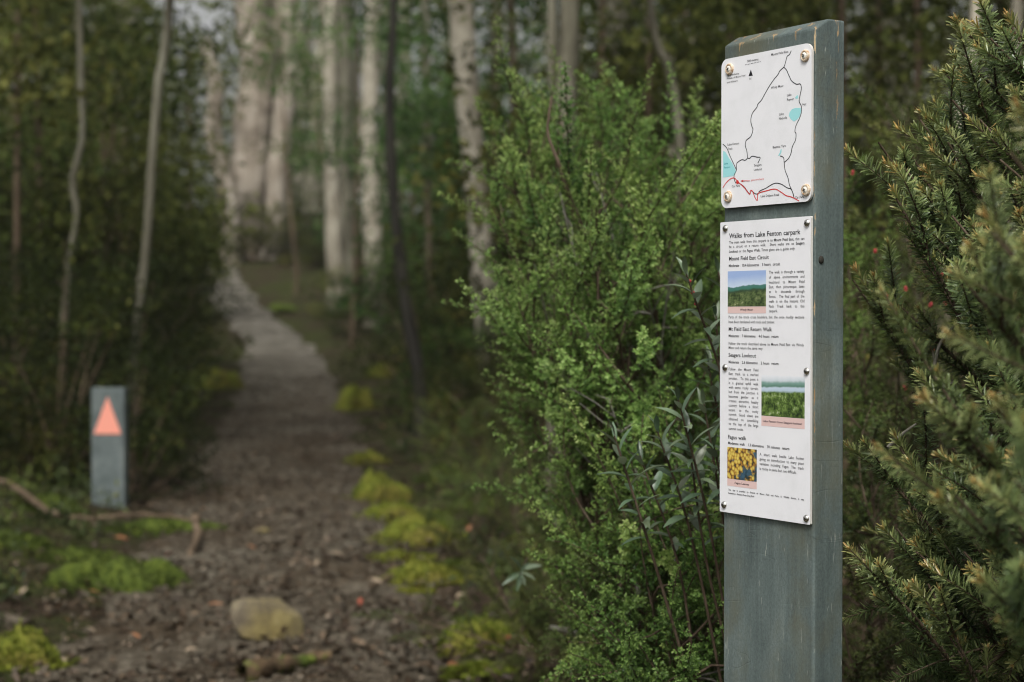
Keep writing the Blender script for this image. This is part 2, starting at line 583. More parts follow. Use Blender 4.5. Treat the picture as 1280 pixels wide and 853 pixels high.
n = 36000
yy = np.exp(rng.uniform(math.log(3.0), math.log(20), n))
side = rng.random(n)
xx = path_x(yy) + np.where(side < 0.34, rng.normal(0, 0.5, n), rng.uniform(-1, 1, n) * (1.2 + 0.33 * yy))
keep = (wob(xx * 2.2, yy * 1.6) + rng.normal(0, 0.35, n)) > -0.15
xx, yy = xx[keep], yy[keep]
n = len(xx)
zz = H(xx, yy) + rng.uniform(0.010, 0.03, n)
ax = unit(np.stack([rng.normal(size=n), rng.normal(size=n), rng.normal(0, 0.3, n)], -1))
nr = unit(np.stack([rng.normal(0, 0.45, n), rng.normal(0, 0.45, n), np.ones(n)], -1))
mb = MB()
mb.add(*scatter(OVAL_V * np.array([1.1, 1, 2.5]), OVAL_P, np.stack([xx, yy, zz], -1), ax, nr, rng.uniform(0.012, 0.038, n), np.clip(rng.beta(1.1, 2.3, n), 0, 0.97)))
tag(mb.build('leaf_litter', M['litter']), 'brown fallen leaf litter covering the forest floor and path', 'leaf litter', kind='stuff')

# ------------------------------------------------------------------ the sign post
PR = at(1018, 394, 1.82)                                # its near arris
UD = unit(np.array([0.5401, -0.8416, 0]))               # along the front face
ND = np.array([UD[1], -UD[0], 0])                       # out of the front face
PW, PD = 0.150, 0.043
p_left = PR - UD * PW
rz = math.atan2(UD[1], UD[0])
post = empty('sign_post', (p_left[0], p_left[1], float(H(p_left[0], p_left[1])) - 0.02), rz)
tag(post, 'weathered blue-green timber post carrying a white map panel above a white walk notes panel', 'sign post')
PZ0 = post.location.z


def face_uv(px, py, out=0.0):
    """where the sight line meets the front face: along the face from its far edge, height above the post's foot"""
    r = ray(px, py)
    p0 = p_left + ND * out
    t = np.dot(np.array([p0[0], p0[1], 0]) - np.array([CAM[0], CAM[1], 0]), ND) / np.dot(r, ND)
    p = CAM + t * r
    return float(np.dot(p - p_left, UD)), float(p[2] - PZ0)


def paint_mat():
    m, nt, out = new_mat('weathered_paint')
    L = nt.links
    tc = nt.nodes.new('ShaderNodeTexCoord')
    sep = nt.nodes.new('ShaderNodeSeparateXYZ')
    L.new(tc.outputs['Object'], sep.inputs[0])

    def noise(scale_vec, scale, detail=6.0, rough=0.6, dist=0.0):
        mp = N(nt, 'Mapping')
        mp.inputs['Scale'].default_value = scale_vec
        L.new(tc.outputs['Object'], mp.inputs[0])
        nz = N(nt, 'TexNoise', Scale=scale, Detail=detail, Roughness=rough, Distortion=dist)
        L.new(mp.outputs[0], nz.inputs['Vector'])
        return nz.outputs[0]

    def math_(op, a, b):
        n_ = nt.nodes.new('ShaderNodeMath')
        n_.operation = op
        for k, v in enumerate((a, b)):
            if v is None:
                continue
            if isinstance(v, (int, float)):
                n_.inputs[k].default_value = v
            else:
                L.new(v, n_.inputs[k])
        return n_.outputs[0]

    def mix(f, a, b):
        x = nt.nodes.new('ShaderNodeMixRGB')
        for k, v in enumerate((f, a, b)):
            if isinstance(v, tuple):
                x.inputs[k].default_value = (*v, 1)
            else:
                L.new(v, x.inputs[k])
        return x.outputs[0]

    grain = noise((130, 130, 6), 1.0, 6, 0.65, 0.3)
    blot = noise((14, 14, 6), 1.0, 6, 0.6)
    paint = ramp(nt, [(0.28, (0.068, 0.089, 0.086)), (0.5, (0.108, 0.138, 0.132)), (0.72, (0.165, 0.198, 0.184))], blot).outputs[0]
    fib = ramp(nt, [(0.35, (0.55, 0.55, 0.55)), (0.55, (1, 1, 1)), (0.72, (1.35, 1.35, 1.3))], grain).outputs[0]
    mul = nt.nodes.new('ShaderNodeMixRGB')
    mul.blend_type = 'MULTIPLY'
    mul.inputs[0].default_value = 0.42
    L.new(paint, mul.inputs[1])
    L.new(fib, mul.inputs[2])
    c = mul.outputs[0]
    spk = ramp(nt, [(0.36, (0.72, 0.74, 0.74)), (0.5, (1, 1, 1)), (0.66, (1.28, 1.27, 1.22))], noise((420, 420, 260), 1.0, 4, 0.75)).outputs[0]
    mul2 = nt.nodes.new('ShaderNodeMixRGB')
    mul2.blend_type = 'MULTIPLY'
    mul2.inputs[0].default_value = 0.8
    L.new(c, mul2.inputs[1])
    L.new(spk, mul2.inputs[2])
    c = mul2.outputs[0]
    # algae film low down and dun smears
    alg = noise((10, 10, 7), 1.0, 5, 0.65)
    c = mix(math_('MULTIPLY', ramp(nt, [(0.47, (0, 0, 0)), (0.66, (1, 1, 1))], alg).outputs[0], 0.6), c, (0.115, 0.105, 0.055))
    # worn wood: along the near arris, at the top end, in flecks
    wood = ramp(nt, [(0.3, (0.16, 0.10, 0.05)), (0.5, (0.33, 0.22, 0.11)), (0.7, (0.52, 0.40, 0.24))], noise((150, 150, 10), 1.0, 4)).outputs[0]
    dx = math_('ABSOLUTE', math_('SUBTRACT', sep.outputs['X'], PW), None)
    dy = math_('ABSOLUTE', sep.outputs['Y'], None)
    d_edge = math_('MAXIMUM', dx, dy)
    edge = math_('SUBTRACT', 1.0, math_('MULTIPLY', d_edge, 220.0))
    edge = math_('MAXIMUM', edge, 0.0)
    top = math_('MAXIMUM', math_('SUBTRACT', 1.0, math_('MULTIPLY', math_('SUBTRACT', 1.262 - PZ0, sep.outputs['Z']), 22.0)), 0.0)
    flk = noise((70, 70, 9), 1.0, 5, 0.7)
    s1 = math_('ADD', flk, math_('ADD', math_('MULTIPLY', edge, 0.165), math_('MULTIPLY', top, 0.12)))
    wear = ramp(nt, [(0.70, (0, 0, 0)), (0.72, (1, 1, 1))], s1).outputs[0]
    c = mix(wear, c, wood)
    # fine pale scratches
    scr = noise((260, 260, 22), 1.0, 3, 0.7, 0.8)
    c = mix(math_('MULTIPLY', ramp(nt, [(0.66, (0, 0, 0)), (0.69, (1, 1, 1))], scr).outputs[0], 0.6), c, (0.36, 0.38, 0.33))
    # hairline checks across the grain
    cr = noise((4, 4, 26), 1.0, 3, 0.5, 0.4)
    crk = math_('MULTIPLY', ramp(nt, [(0.492, (0, 0, 0)), (0.5, (1, 1, 1)), (0.508, (0, 0, 0))], cr).outputs[0], ramp(nt, [(0.5, (0, 0, 0)), (0.58, (1, 1, 1))], noise((9, 9, 12), 1.3, 2)).outputs[0])
    c = mix(math_('MULTIPLY', crk, 0.22), c, (0.028, 0.04, 0.038))
    p = N(nt, 'BsdfPrincipled', Roughness=0.62)
    p.inputs['Specular IOR Level'].default_value = 0.35
    L.new(c, p.inputs['Base Color'])
    hgt = math_('ADD', math_('MULTIPLY', grain, 0.6), math_('ADD', math_('MULTIPLY', wear, -0.6), math_('MULTIPLY', crk, -0.4)))
    b = N(nt, 'Bump', Strength=0.35, Distance=0.0012)
    L.new(hgt, b.inputs['Height'])
    L.new(b.outputs[0], p.inputs['Normal'])
    L.new(p.outputs[0], out.inputs[0])
    return m


M['paint'] = paint_mat()


def add_bevel(o, w, seg=2):
    b = o.modifiers.new('bevel', 'BEVEL')
    b.width = w
    b.segments = seg
    b.limit_method = 'ANGLE'
    b.angle_limit = math.radians(25)
    return o


def prism(poly_yz, x0, x1, nz=1):
    k = len(poly_yz)
    V = [(x0, y, z) for y, z in poly_yz] + [(x1, y, z) for y, z in poly_yz]
    P4 = [(a, (a + 1) % k, k + (a + 1) % k, k + a) for a in range(k)]
    return V, P4, [tuple(range(k))[::-1], tuple(range(k, 2 * k))]


ztop = 1.267 - PZ0
zfr = 1.2555 - PZ0
pv, p4, pn = prism([(0, -0.15), (PD, -0.15), (PD, ztop), (0.019, ztop), (0, zfr)], 0, PW)
me = bpy.data.meshes.new('timber')
me.from_pydata(pv, [], p4 + pn)
me.materials.append(M['paint'])
timber = link('timber', me, post)
import bmesh
bmx = bmesh.new()
bmx.from_mesh(me)
bmesh.ops.recalc_face_normals(bmx, faces=bmx.faces)
bmx.to_mesh(me)
bmx.free()
add_bevel(timber, 0.0022, 2)

# knot and nail dents on the timber
knot = MB()
kv, kp = ICO2_V * np.array([0.0022, 0.0035, 0.0045]), ICO2_P
kz = 0.95 + (394 - 325) / F * 1.823 - PZ0
knot.add(kv + np.array([PW + 0.0005, 0.009, kz]), kp)
knot.build('knot', M['bark_dark'], post)

M['panel'] = noisy_mat('white_panel', [(0.30, (0.74, 0.745, 0.76)), (0.5, (0.80, 0.80, 0.825)), (0.7, (0.815, 0.815, 0.835))], 22, 8, 0.34, 0.02, 0.0005, spec=0.45)
M['panel_edge'] = plain_mat('panel_edge', (0.62, 0.60, 0.56), 0.5)
M['ink'] = plain_mat('black_ink', (0.022, 0.022, 0.026), 0.5)
M['ink_bold'] = plain_mat('black_bold_ink', (0.010, 0.010, 0.013), 0.5)
M['red_ink'] = plain_mat('red_ink', (0.62, 0.035, 0.03), 0.5)
M['aqua'] = plain_mat('aqua_print', (0.34, 0.70, 0.72), 0.4)
M['teal_ink'] = plain_mat('teal_ink', (0.03, 0.34, 0.36), 0.5)
M['pink'] = plain_mat('pink_caption', (0.72, 0.52, 0.49), 0.4)
M['chrome'] = plain_mat('plated_screw', (0.62, 0.60, 0.56), 0.22, 1.0)
M['slot'] = plain_mat('screw_recess', (0.02, 0.018, 0.015), 0.7)
M['brass'] = noisy_mat('rusting_washer', [(0.35, (0.34, 0.15, 0.05)), (0.48, (0.60, 0.47, 0.33)), (0.65, (0.72, 0.66, 0.56))], 300, 4, 0.5, 0.2, 0.001)
M['cup'] = plain_mat('pale_screw_cap', (0.76, 0.73, 0.66), 0.4)

PT = 0.003                                              # panel thickness


def rounded_panel(name, u0, u1, z0, z1, r, parent):
    pts = []
    seg = 6
    for cx, cz, a0 in ((u1 - r, z1 - r, 0), (u0 + r, z1 - r, 90), (u0 + r, z0 + r, 180), (u1 - r, z0 + r, 270)):
        for k in range(seg + 1):
            a = math.radians(a0 + 90 * k / seg)
            pts.append((cx + r * math.cos(a), cz + r * math.sin(a)))
    k = len(pts)
    V = [(x, -0.0015, z) for x, z in pts] + [(x, -0.0015 - PT, z) for x, z in pts]
    P = [(a, (a + 1) % k, k + (a + 1) % k, k + a) for a in range(k)]
    me = bpy.data.meshes.new(name)
    me.from_pydata(V, [], P + [tuple(range(k)), tuple(range(k, 2 * k))[::-1]])
    me.materials.append(M['panel'])
    me.materials.append(M['panel_edge'])
    bm_ = bmesh.new()
    bm_.from_mesh(me)
    bmesh.ops.recalc_face_normals(bm_, faces=bm_.faces)
    bm_.to_mesh(me)
    bm_.free()
    for p in me.polygons:
        p.material_index = 1 if len(p.vertices) == 4 else 0
    return link(name, me, parent)


FACE = -0.0015 - PT                                     # y of the printed face
INK = FACE - 0.00015
mz1, mz0 = face_uv(1019, 52.3, 0.0045)[1], face_uv(1018.8, 251.3, 0.0045)[1]
map_panel = rounded_panel('map_panel', 0.0005, PW - 0.0005, mz0, mz1, 0.0095, post)
tag(map_panel, 'white walking track map with rounded corners')
lz1, lz0 = face_uv(1018, 270, 0.0045)[1], face_uv(1016.5, 657, 0.0045)[1]
note_panel = rounded_panel('notes_panel', -0.001, PW - 0.001, lz0, lz1, 0.0015, post)
tag(note_panel, 'tall white panel of printed walk notes with three small photographs')


def A_(x, y):                                           # tracing grid of the map's upper half
    return face_uv(895 + x / 7.756, 50 + y / 7.756, 0.0046)


def B_(x, y):                                           # ... and of its lower half
    return face_uv(895 + x / 7.415, 150 + y / 7.415, 0.0046)


def poly_sheet(name, pts, mat, parent, lift=0.0):
    me = bpy.data.meshes.new(name)
    y = INK - lift
    V = [(u, y, z) for u, z in pts]
    me.from_pydata(V, [], [tuple(range(len(V)))])
    me.materials.append(mat)
    return link(name, me, parent)


def stroke(name, pts, width, mat, parent, lift=0.0):
    p = smooth_path([(u, 0, z) for u, z in pts], len(pts) * 4)
    t = unit(np.gradient(p, axis=0))
    nrm = np.stack([-t[:, 2], 0 * t[:, 0], t[:, 0]], -1) * width / 2
    V = np.concatenate([p + nrm, p - nrm])
    V[:, 1] = INK - lift
    k = len(p)
    i = np.arange(k - 1)
    mb_ = MB()
    mb_.add(V, np.stack([i, i + 1, k + i + 1, k + i], 1))
    return mb_.build(name, mat, parent, False)


# lettering
GLY = {}


def word_mesh(w, bold):
    key = (w, bold)
    if key in GLY:
        return GLY[key]
    cu = bpy.data.curves.new('lettering', 'FONT')
    cu.body = w
    cu.size = 1.0
    cu.resolution_u = 2
    cu.fill_mode = 'FRONT'
    cu.offset = 0.014 if bold == 1 else (0.012 if bold == 2 else 0.004)
    ob = bpy.data.objects.new('lettering', cu)
    col.objects.link(ob)
    dg = bpy.context.evaluated_depsgraph_get()
    me = bpy.data.meshes.new_from_object(ob.evaluated_get(dg))
    me.calc_loop_triangles()
    V = np.empty(len(me.vertices) * 3)
    me.vertices.foreach_get('co', V)
    T = np.empty(len(me.loop_triangles) * 3, int)
    me.loop_triangles.foreach_get('vertices', T)
    V = V.reshape(-1, 3)[:, :2]
    bpy.data.objects.remove(ob)
    bpy.data.curves.remove(cu)
    bpy.data.meshes.remove(me)
    wid = V[:, 0].max() - V[:, 0].min() if len(V) else 0.3
    off = V[:, 0].min() if len(V) else 0
    GLY[key] = (V - np.array([off, 0]), T.reshape(-1, 3), wid)
    return GLY[key]


CAPH = word_mesh('H', 0)[0][:, 1].max()


def set_line(mb_, text, u0, z, cap, u1=None, bold=0, cond=1.02, justify=True):
    """one line of print from u0 (to u1 when given), baseline at z, capital height cap; ** switches bold"""
    s = cap / CAPH
    ws, b = [], bold
    for w in text.split(' '):
        if w.startswith('**'):
            b, w = 1, w[2:]
        nb = b
        if '**' in w:
            w = w.replace('**', '')
            nb = bold
        ws.append((w, b))
        b = nb
    met = [word_mesh(w, b) if w else None for w, b in ws]
    nat = sum(m[2] for m in met if m) * s
    gaps = len(ws) - 1
    sp = 0.40 * s
    if u1 is not None and justify and gaps:
        c = min(cond, (u1 - u0 - gaps * 0.26 * s) / nat)
        sp = (u1 - u0 - nat * c) / gaps
    elif u1 is not None:
        c = (u1 - u0) / (nat + gaps * sp)
        sp *= c
    else:
        c = cond
        sp *= c
    x = u0
    for m in met:
        if m:
            V, T, wid = m
            P3 = np.stack([x + V[:, 0] * s * c, np.full(len(V), INK - 0.0001), z + V[:, 1] * s], -1)
            mb_.add(P3, T)
            x += wid * s * c
        x += sp


def block(name, lines, x0, ys_, cap, x1=None, bold=0, mat='ink', cond=1.02, last=None, parent=None, justify=True, label=None):
    """lines of print; x0, x1 and baselines surveyed on the panel's left margin"""
    mb_ = MB()
    for k, (t, y) in enumerate(zip(lines, ys_)):
        u0, z = face_uv(x0, y, 0.0046)
        u1 = face_uv(x1, y, 0.0046)[0] if x1 and not (k == len(lines) - 1 and last is None and len(lines) > 1) else None
        if k == len(lines) - 1 and last:
            u1 = face_uv(last, y, 0.0046)[0]
        set_line(mb_, t, u0, z, cap, u1, bold, cond, justify)
    o = mb_.build(name, M[mat], parent or note_panel, False)
    if label:
        o['label'] = label
    return o


MM = 0.001
block('heading', ['Walks from Lake Fenton carpark'], 911.5, [298.1], 5.3 * MM, 1000.5, 2, 'ink_bold', justify=False)
block('paragraph', ['The main walk from this carpark is to **Mount Field East**, this can', 'be a circuit or a return walk.  Short walks are to **Seagers', '**Lookout** or the **Fagus Walk**. Times given are a guide only.'],
      911.5, [305.0, 310.3, 316.3], 3.0 * MM, 1005.6, last=994)
block('heading', ['Mount Field East Circuit'], 911.4, [325.9], 4.2 * MM, 961, 2, 'ink_bold', justify=False)
block('detail_line', ['Moderate   10.4 kilometres   5 hours  circuit'], 911.2, [334.1], 3.0 * MM, 975, 1, 'ink_bold', justify=False)
block('paragraph', ['The walk is through a variety', 'of alpine environments and', 'heathland to Mount Field', 'East, then picturesque lakes', 'as it descends through', 'forest.  The final part of the', 'walk is on the historic Old', 'Pack Track back to this', 'carpark.'],
      961.3, [342.3, 348.5, 354.8, 360.6, 366.5, 372.6, 378.6, 384.8, 390.6], 3.0 * MM, 1005.6)
block('paragraph', ['Parts of the track cross boulders, but the once muddy sections', 'have been hardened with rock and timber.'], 910.9, [398.1, 404.1], 3.0 * MM, 1005.3)
block('heading', ['Mt Field East Return Walk'], 911, [413.7], 4.2 * MM, 965, 2, 'ink_bold', justify=False)
block('detail_line', ['Moderate   7 kilometres   4-5 hours  return'], 911, [421.5], 3.0 * MM, 973.2, 1, 'ink_bold', justify=False)
block('paragraph', ['Follow the track described above to Mount Field East via Windy', 'Moor and return the same way.'], 911, [431.1, 436.4], 3.0 * MM, 1005)
block('heading', ['Seagers Lookout'], 910.8, [446.1], 4.2 * MM, 945, 2, 'ink_bold', justify=False)
block('detail_line', ['Moderate   2.6 kilometres   2 hours  return'], 911, [454.2], 3.0 * MM, 973.2, 1, 'ink_bold', justify=False)
block('paragraph', ['Follow the Mount Field', 'East track to a marked', 'junction.  To this point it', 'is a gradual uphill walk', 'with some rocky terrain,', 'but from the junction it', 'becomes gentler as it', 'crosses attractive heathy', 'country before a short', 'ascent to the rocky', 'summit. Good views are', 'obtained on scrambling', 'to the top of the large', 'summit rocks.'],
      911, [463, 468.8, 474.5, 480.2, 485.7, 491.4, 497, 502.6, 508.2, 513.9, 519.5, 525.3, 531.2, 537.3], 3.0 * MM, 948)
block('heading', ['Fagus walk'], 910.2, [548.4], 4.2 * MM, 933, 2, 'ink_bold', justify=False)
block('detail_line', ['Moderate walk   1.3 kilometres   30 minutes  return'], 910.2, [555.4], 3.0 * MM, 986.8, 1, 'ink_bold', justify=False)
block('paragraph', ['A short walk beside Lake Fenton', 'giving an introduction to many plant', 'varieties including Fagus. The track', 'is rocky in parts but not difficult.'], 949.6, [569.6, 575.5, 581.4, 587.3], 3.0 * MM, 1004.9)
block('credit_line', ['This sign is provided by Friends of Mount Field and Parks & Wildlife Service, it was', 'funded by a donation from Greg Kidd'], 910.5, [613.2, 617.4], 1.9 * MM, 1004.9, bold=1)


# the three printed photographs
def photo_mat(name, kind):
    m, nt, out = new_mat(name)
    L = nt.links
    tc = nt.nodes.new('ShaderNodeTexCoord')
    sep = nt.nodes.new('ShaderNodeSeparateXYZ')
    L.new(tc.outputs['Object'], sep.inputs[0])

    def noise(scale, detail=5.0, rough=0.6):
        nz = N(nt, 'TexNoise', Scale=scale, Detail=detail, Roughness=rough)
        L.new(tc.outputs['Object'], nz.inputs['Vector'])
        return nz.outputs[0]

    def madd(a, k, b):
        n_ = nt.nodes.new('ShaderNodeMath')
        n_.operation = 'MULTIPLY_ADD'
        L.new(a, n_.inputs[0])
        n_.inputs[1].default_value = k
        if isinstance(b, float):
            n_.inputs[2].default_value = b
        else:
            L.new(b, n_.inputs[2])
        return n_.outputs[0]

    def mix(f, a, b):
        x = nt.nodes.new('ShaderNodeMixRGB')
        L.new(f, x.inputs[0])
        L.new(a, x.inputs[1])
        L.new(b, x.inputs[2])
        return x.outputs[0]
    z = sep.outputs['Z']
    if kind == 'moor':                                  # sky, blue-green range, scrub
        zz_ = madd(noise(60, 2), 0.006, madd(sep.outputs['X'], -0.05, z))
        big = ramp(nt, [(0.0, (0.05, 0.09, 0.03)), (0.50, (0.03, 0.055, 0.02)), (0.58, (0.035, 0.07, 0.035)), (0.62, (0.05, 0.17, 0.12)), (0.70, (0.07, 0.20, 0.17)), (0.72, (0.55, 0.66, 0.80)), (1.0, (0.33, 0.45, 0.72))],
                   madd(zz_, 1 / 0.040, 0.10))
        scrub = ramp(nt, [(0.40, (0.012, 0.026, 0.008)), (0.5, (0.08, 0.12, 0.04)), (0.58, (0.15, 0.19, 0.07)), (0.66, (0.42, 0.44, 0.28))], madd(noise(130, 3), 0.55, madd(noise(500, 5, 0.7), 0.45, 0.0)))
        f = ramp(nt, [(0.50, (1, 1, 1)), (0.58, (0, 0, 0))], madd(zz_, 1 / 0.040, 0.10))
        c = mix(f.outputs[0], big.outputs[0], scrub.outputs[0])
    elif kind == 'lake':
        zz_ = madd(noise(70, 3), 0.005, madd(sep.outputs['X'], -0.03, z))
        g = madd(zz_, 1 / 0.046, 0.0)
        big = ramp(nt, [(0.0, (0.1, 0.16, 0.04)), (0.60, (0.11, 0.2, 0.05)), (0.655, (0.45, 0.56, 0.66)), (0.72, (0.52, 0.62, 0.72)), (0.76, (0.10, 0.22, 0.16)), (0.85, (0.22, 0.36, 0.32)), (0.90, (0.60, 0.66, 0.70)), (1.0, (0.78, 0.80, 0.84))], g)
        trees = ramp(nt, [(0.40, (0.008, 0.02, 0.006)), (0.49, (0.07, 0.12, 0.025)), (0.57, (0.17, 0.26, 0.06)), (0.68, (0.55, 0.58, 0.50))], madd(noise(120, 3), 0.6, madd(noise(420, 5, 0.7), 0.4, 0.0)))
        f = ramp(nt, [(0.585, (1, 1, 1)), (0.625, (0, 0, 0))], g)
        c = mix(f.outputs[0], big.outputs[0], trees.outputs[0])
    else:                                               # golden leaves on blue-black
        vo = N(nt, 'TexVoronoi', Scale=230.0)
        L.new(tc.outputs['Object'], vo.inputs['Vector'])
        lf = ramp(nt, [(0.0, (0.75, 0.62, 0.16)), (0.4, (0.62, 0.46, 0.09)), (0.62, (0.36, 0.17, 0.03)), (0.8, (0.03, 0.04, 0.03))], vo.outputs['Distance'])
        bgc = ramp(nt, [(0.4, (0.015, 0.035, 0.045)), (0.6, (0.05, 0.11, 0.16))], noise(120, 3))
        f = ramp(nt, [(0.60, (1, 1, 1)), (0.66, (0, 0, 0))], madd(sep.outputs['X'], 2.5, noise(60, 3)))
        c = mix(f.outputs[0], bgc.outputs[0], lf.outputs[0])
    p = N(nt, 'BsdfPrincipled', Roughness=0.35)
    L.new(c, p.inputs['Base Color'])
    L.new(p.outputs[0], out.inputs[0])
    return m


def print_photo(kind, label, x0, x1, y0, y1, y2, caption, cx0, cx1):
    ua, za = face_uv(x0, y0, 0.0046)
    ub = face_uv(x1, y0, 0.0046)[0]
    zb = face_uv(x0, y1, 0.0046)[1]
    zc = face_uv(x0, y2, 0.0046)[1]
    me = bpy.data.meshes.new('photo')
    w, h = ub - ua, za - zb
    me.from_pydata([(0, 0, 0), (w, 0, 0), (w, 0, h), (0, 0, h)], [], [(0, 1, 2, 3)])
    me.materials.append(photo_mat('photo_' + kind, kind))
    o = link('photo', me, note_panel)
    o.location = (ua, INK, zb)
    o['label'] = label
    poly_sheet('caption_strip', [(ua, zc), (ub, zc), (ub, zb - 0.0002), (ua, zb - 0.0002)], M['pink'], note_panel)
    mb_ = MB()
    zm = zb - (zb - zc) * 0.62
    set_line(mb_, caption, ua + w * cx0, zm, 2.3 * MM, ua + w * cx1, 1, justify=False)
    mb_.build('caption', M['ink_bold'], note_panel, False)


print_photo('moor', 'printed photograph of green moor and blue hills', 909.8, 957.6, 339.5, 383.5, 391.9, 'Windy Moor', 0.33, 0.67)
print_photo('lake', 'printed photograph of a lake seen over forest', 951.9, 1006, 469.0, 519.6, 532.3, 'Lake Fenton from Seagers lookout', 0.04, 0.94)
print_photo('fagus', 'printed photograph of golden leaves', 909.2, 946, 558.7, 598.1, 607.1, 'Fagus Leaves', 0.26, 0.74)

# the map
TRK = 0.00105
def trk(pts, mat='ink', w=TRK, lift=0.0, name='track_line'):
    return stroke(name, pts, w, M[mat], map_panel, lift)


trk([A_(*p) for p in ((730, 105), (712, 142), (690, 160), (680, 195), (668, 240), (658, 265))])
trk([A_(*p) for p in ((658, 265), (615, 305), (605, 330), (550, 400), (505, 470), (468, 535), (440, 585), (408, 620), (395, 655), (360, 700), (342, 745), (338, 795), (352, 850))] + [B_(*p) for p in ((343, 85), (335, 125), (318, 160), (280, 192), (272, 240), (285, 285), (294, 355))])
trk([A_(*p) for p in ((658, 265), (685, 295), (700, 330), (716, 365), (735, 400), (780, 430), (815, 428), (828, 465), (818, 525), (806, 595), (826, 640), (828, 700), (810, 760), (785, 810), (770, 850))] + [B_(*p) for p in ((732, 110), (742, 130), (738, 185), (718, 225), (703, 265), (695, 310), (672, 358), (632, 395))])
trk([B_(*p) for p in ((595, 335), (625, 350), (632, 395), (640, 465), (668, 540), (680, 600), (706, 660), (725, 728))])
trk([B_(*p) for p in ((388, 402), (410, 352), (380, 346), (335, 338), (310, 358), (294, 355), (270, 375), (240, 370), (200, 395), (190, 420), (190, 465), (168, 515), (172, 560), (185, 588))])
trk([B_(*p) for p in ((64, 225), (100, 262), (130, 335), (160, 400), (190, 465))])
trk([B_(*p) for p in ((205, 580), (260, 620), (310, 685), (322, 655), (365, 686), (392, 682), (405, 660), (460, 635), (540, 590), (600, 595), (660, 630), (692, 640), (712, 675), (725, 728))])
trk([B_(*p) for p in ((64, 632), (90, 590), (130, 550), (170, 540), (205, 575), (262, 628), (312, 690), (322, 655), (340, 665), (365, 725), (385, 745), (390, 685), (460, 660), (545, 642), (600, 668), (650, 702), (700, 715), (770, 752))], 'red_ink', 0.0011, 0.0001, 'road_line')
trk([B_(*p) for p in ((232, 567), (270, 566), (313, 566))], 'red_ink', 0.0008, 0.0001, 'pointer_line')
poly_sheet('pointer_tip', [B_(*p) for p in ((228, 567), (252, 556), (252, 578))], M['red_ink'], map_panel, 0.0001)
cu_, cz_ = B_(200, 577)
poly_sheet('location_dot', [(cu_ + 0.0023 * math.cos(a * 0.3927), cz_ + 0.0023 * math.sin(a * 0.3927)) for a in range(16)], M['red_ink'], map_panel, 0.0002)
poly_sheet('lake', [A_(*p) for p in ((738, 672), (770, 660), (822, 660), (826, 690), (810, 745), (785, 775), (755, 792), (725, 770), (706, 735), (715, 700))], M['aqua'], map_panel)
poly_sheet('lake', [A_(*p) for p in ((766, 560), (788, 535), (798, 545), (795, 568), (775, 572))], M['aqua'], map_panel)
poly_sheet('lake', [B_(*p) for p in ((598, 275), (610, 272), (606, 300), (592, 330), (574, 332), (590, 308))], M['aqua'], map_panel)
_l = [B_(*p) for p in ((66, 285), (90, 300), (115, 345), (150, 400), (182, 465), (182, 490), (160, 520), (100, 530), (66, 535))]
poly_sheet('lake', [(max(u, 0.0012), z) for u, z in _l], M['aqua'], map_panel)
poly_sheet('north_arrow', [A_(*p) for p in ((338, 288), (357, 348), (316, 352))], M['ink_bold'], map_panel)
for k in range(11):
    a, b = A_(282 + k * 14.2, 243 - k * 3.0), A_(290 + k * 14.2, 241.5 - k * 3.0)
    stroke('scale_dash', [a, b], 0.0007, M['ink'], map_panel)


def map_text(t, p0, x1, cap, mat='ink', bold=0, name='place_name'):
    mb_ = MB()
    u1 = (A_ if p0[2] == 'A' else B_)(x1, p0[1])[0]
    u, z = (A_ if p0[2] == 'A' else B_)(p0[0], p0[1])
    set_line(mb_, t, u, z, cap, u1, bold, justify=False)
    mb_.build(name, M[mat], map_panel, False)


for t, x, y, g, x1 in (('500 metres', 303, 218, 'A', 412), ('Mount Field East', 536, 155, 'A', 702), ('Sign provided by', 107, 355, 'A', 225), ('Friends of Mount Field', 107, 385, 'A', 284), ('and Wildcare', 107, 422, 'A', 210), ('N', 326, 390, 'A', 342),
                       ('Windy Moor', 533, 475, 'A', 655), ('Lake', 690, 548, 'A', 732), ('Rayner', 690, 592, 'A', 756), ('Hut', 840, 638, 'A', 876), ('Lake', 613, 733, 'A', 657), ('Nicholls', 613, 775, 'A', 690),
                       ('Lake Fenton', 108, 240, 'B', 214), ('Track', 112, 280, 'B', 154), ('Beatties Tarn', 527, 265, 'B', 648), ('Seagers', 355, 432, 'B', 422), ('Lookout', 352, 472, 'B', 426), ('Car Park', 148, 627, 'B', 222), ('Lake Dobson Road', 415, 718, 'B', 585), ('Car Park', 735, 730, 'B', 815)):
    map_text(t, (x, y, g), x1, 2.5 * MM if y not in (355, 385, 422) else 2.0 * MM)
map_text('you are here', (326, 566, 'B'), 445, 2.0 * MM, 'red_ink')
map_text('Lake', (76, 415, 'B'), 112, 2.2 * MM, 'teal_ink', 1)
map_text('Fenton', (76, 452, 'B'), 132, 2.2 * MM, 'teal_ink', 1)


def lathe(prof, seg=20):
    prof = np.array(prof)
    a = np.arange(seg) * 2 * math.pi / seg
    V = np.stack([prof[:, None, 0] * np.cos(a), -np.repeat(prof[:, 1:2], seg, 1), prof[:, None, 0] * np.sin(a)], -1).reshape(-1, 3)
    i = np.arange(len(prof) - 1)[:, None] * seg
    k = np.arange(seg)[None]
    return V, np.stack([i + k, i + (k + 1) % seg, i + seg + (k + 1) % seg, i + seg + k], -1).reshape(-1, 4)


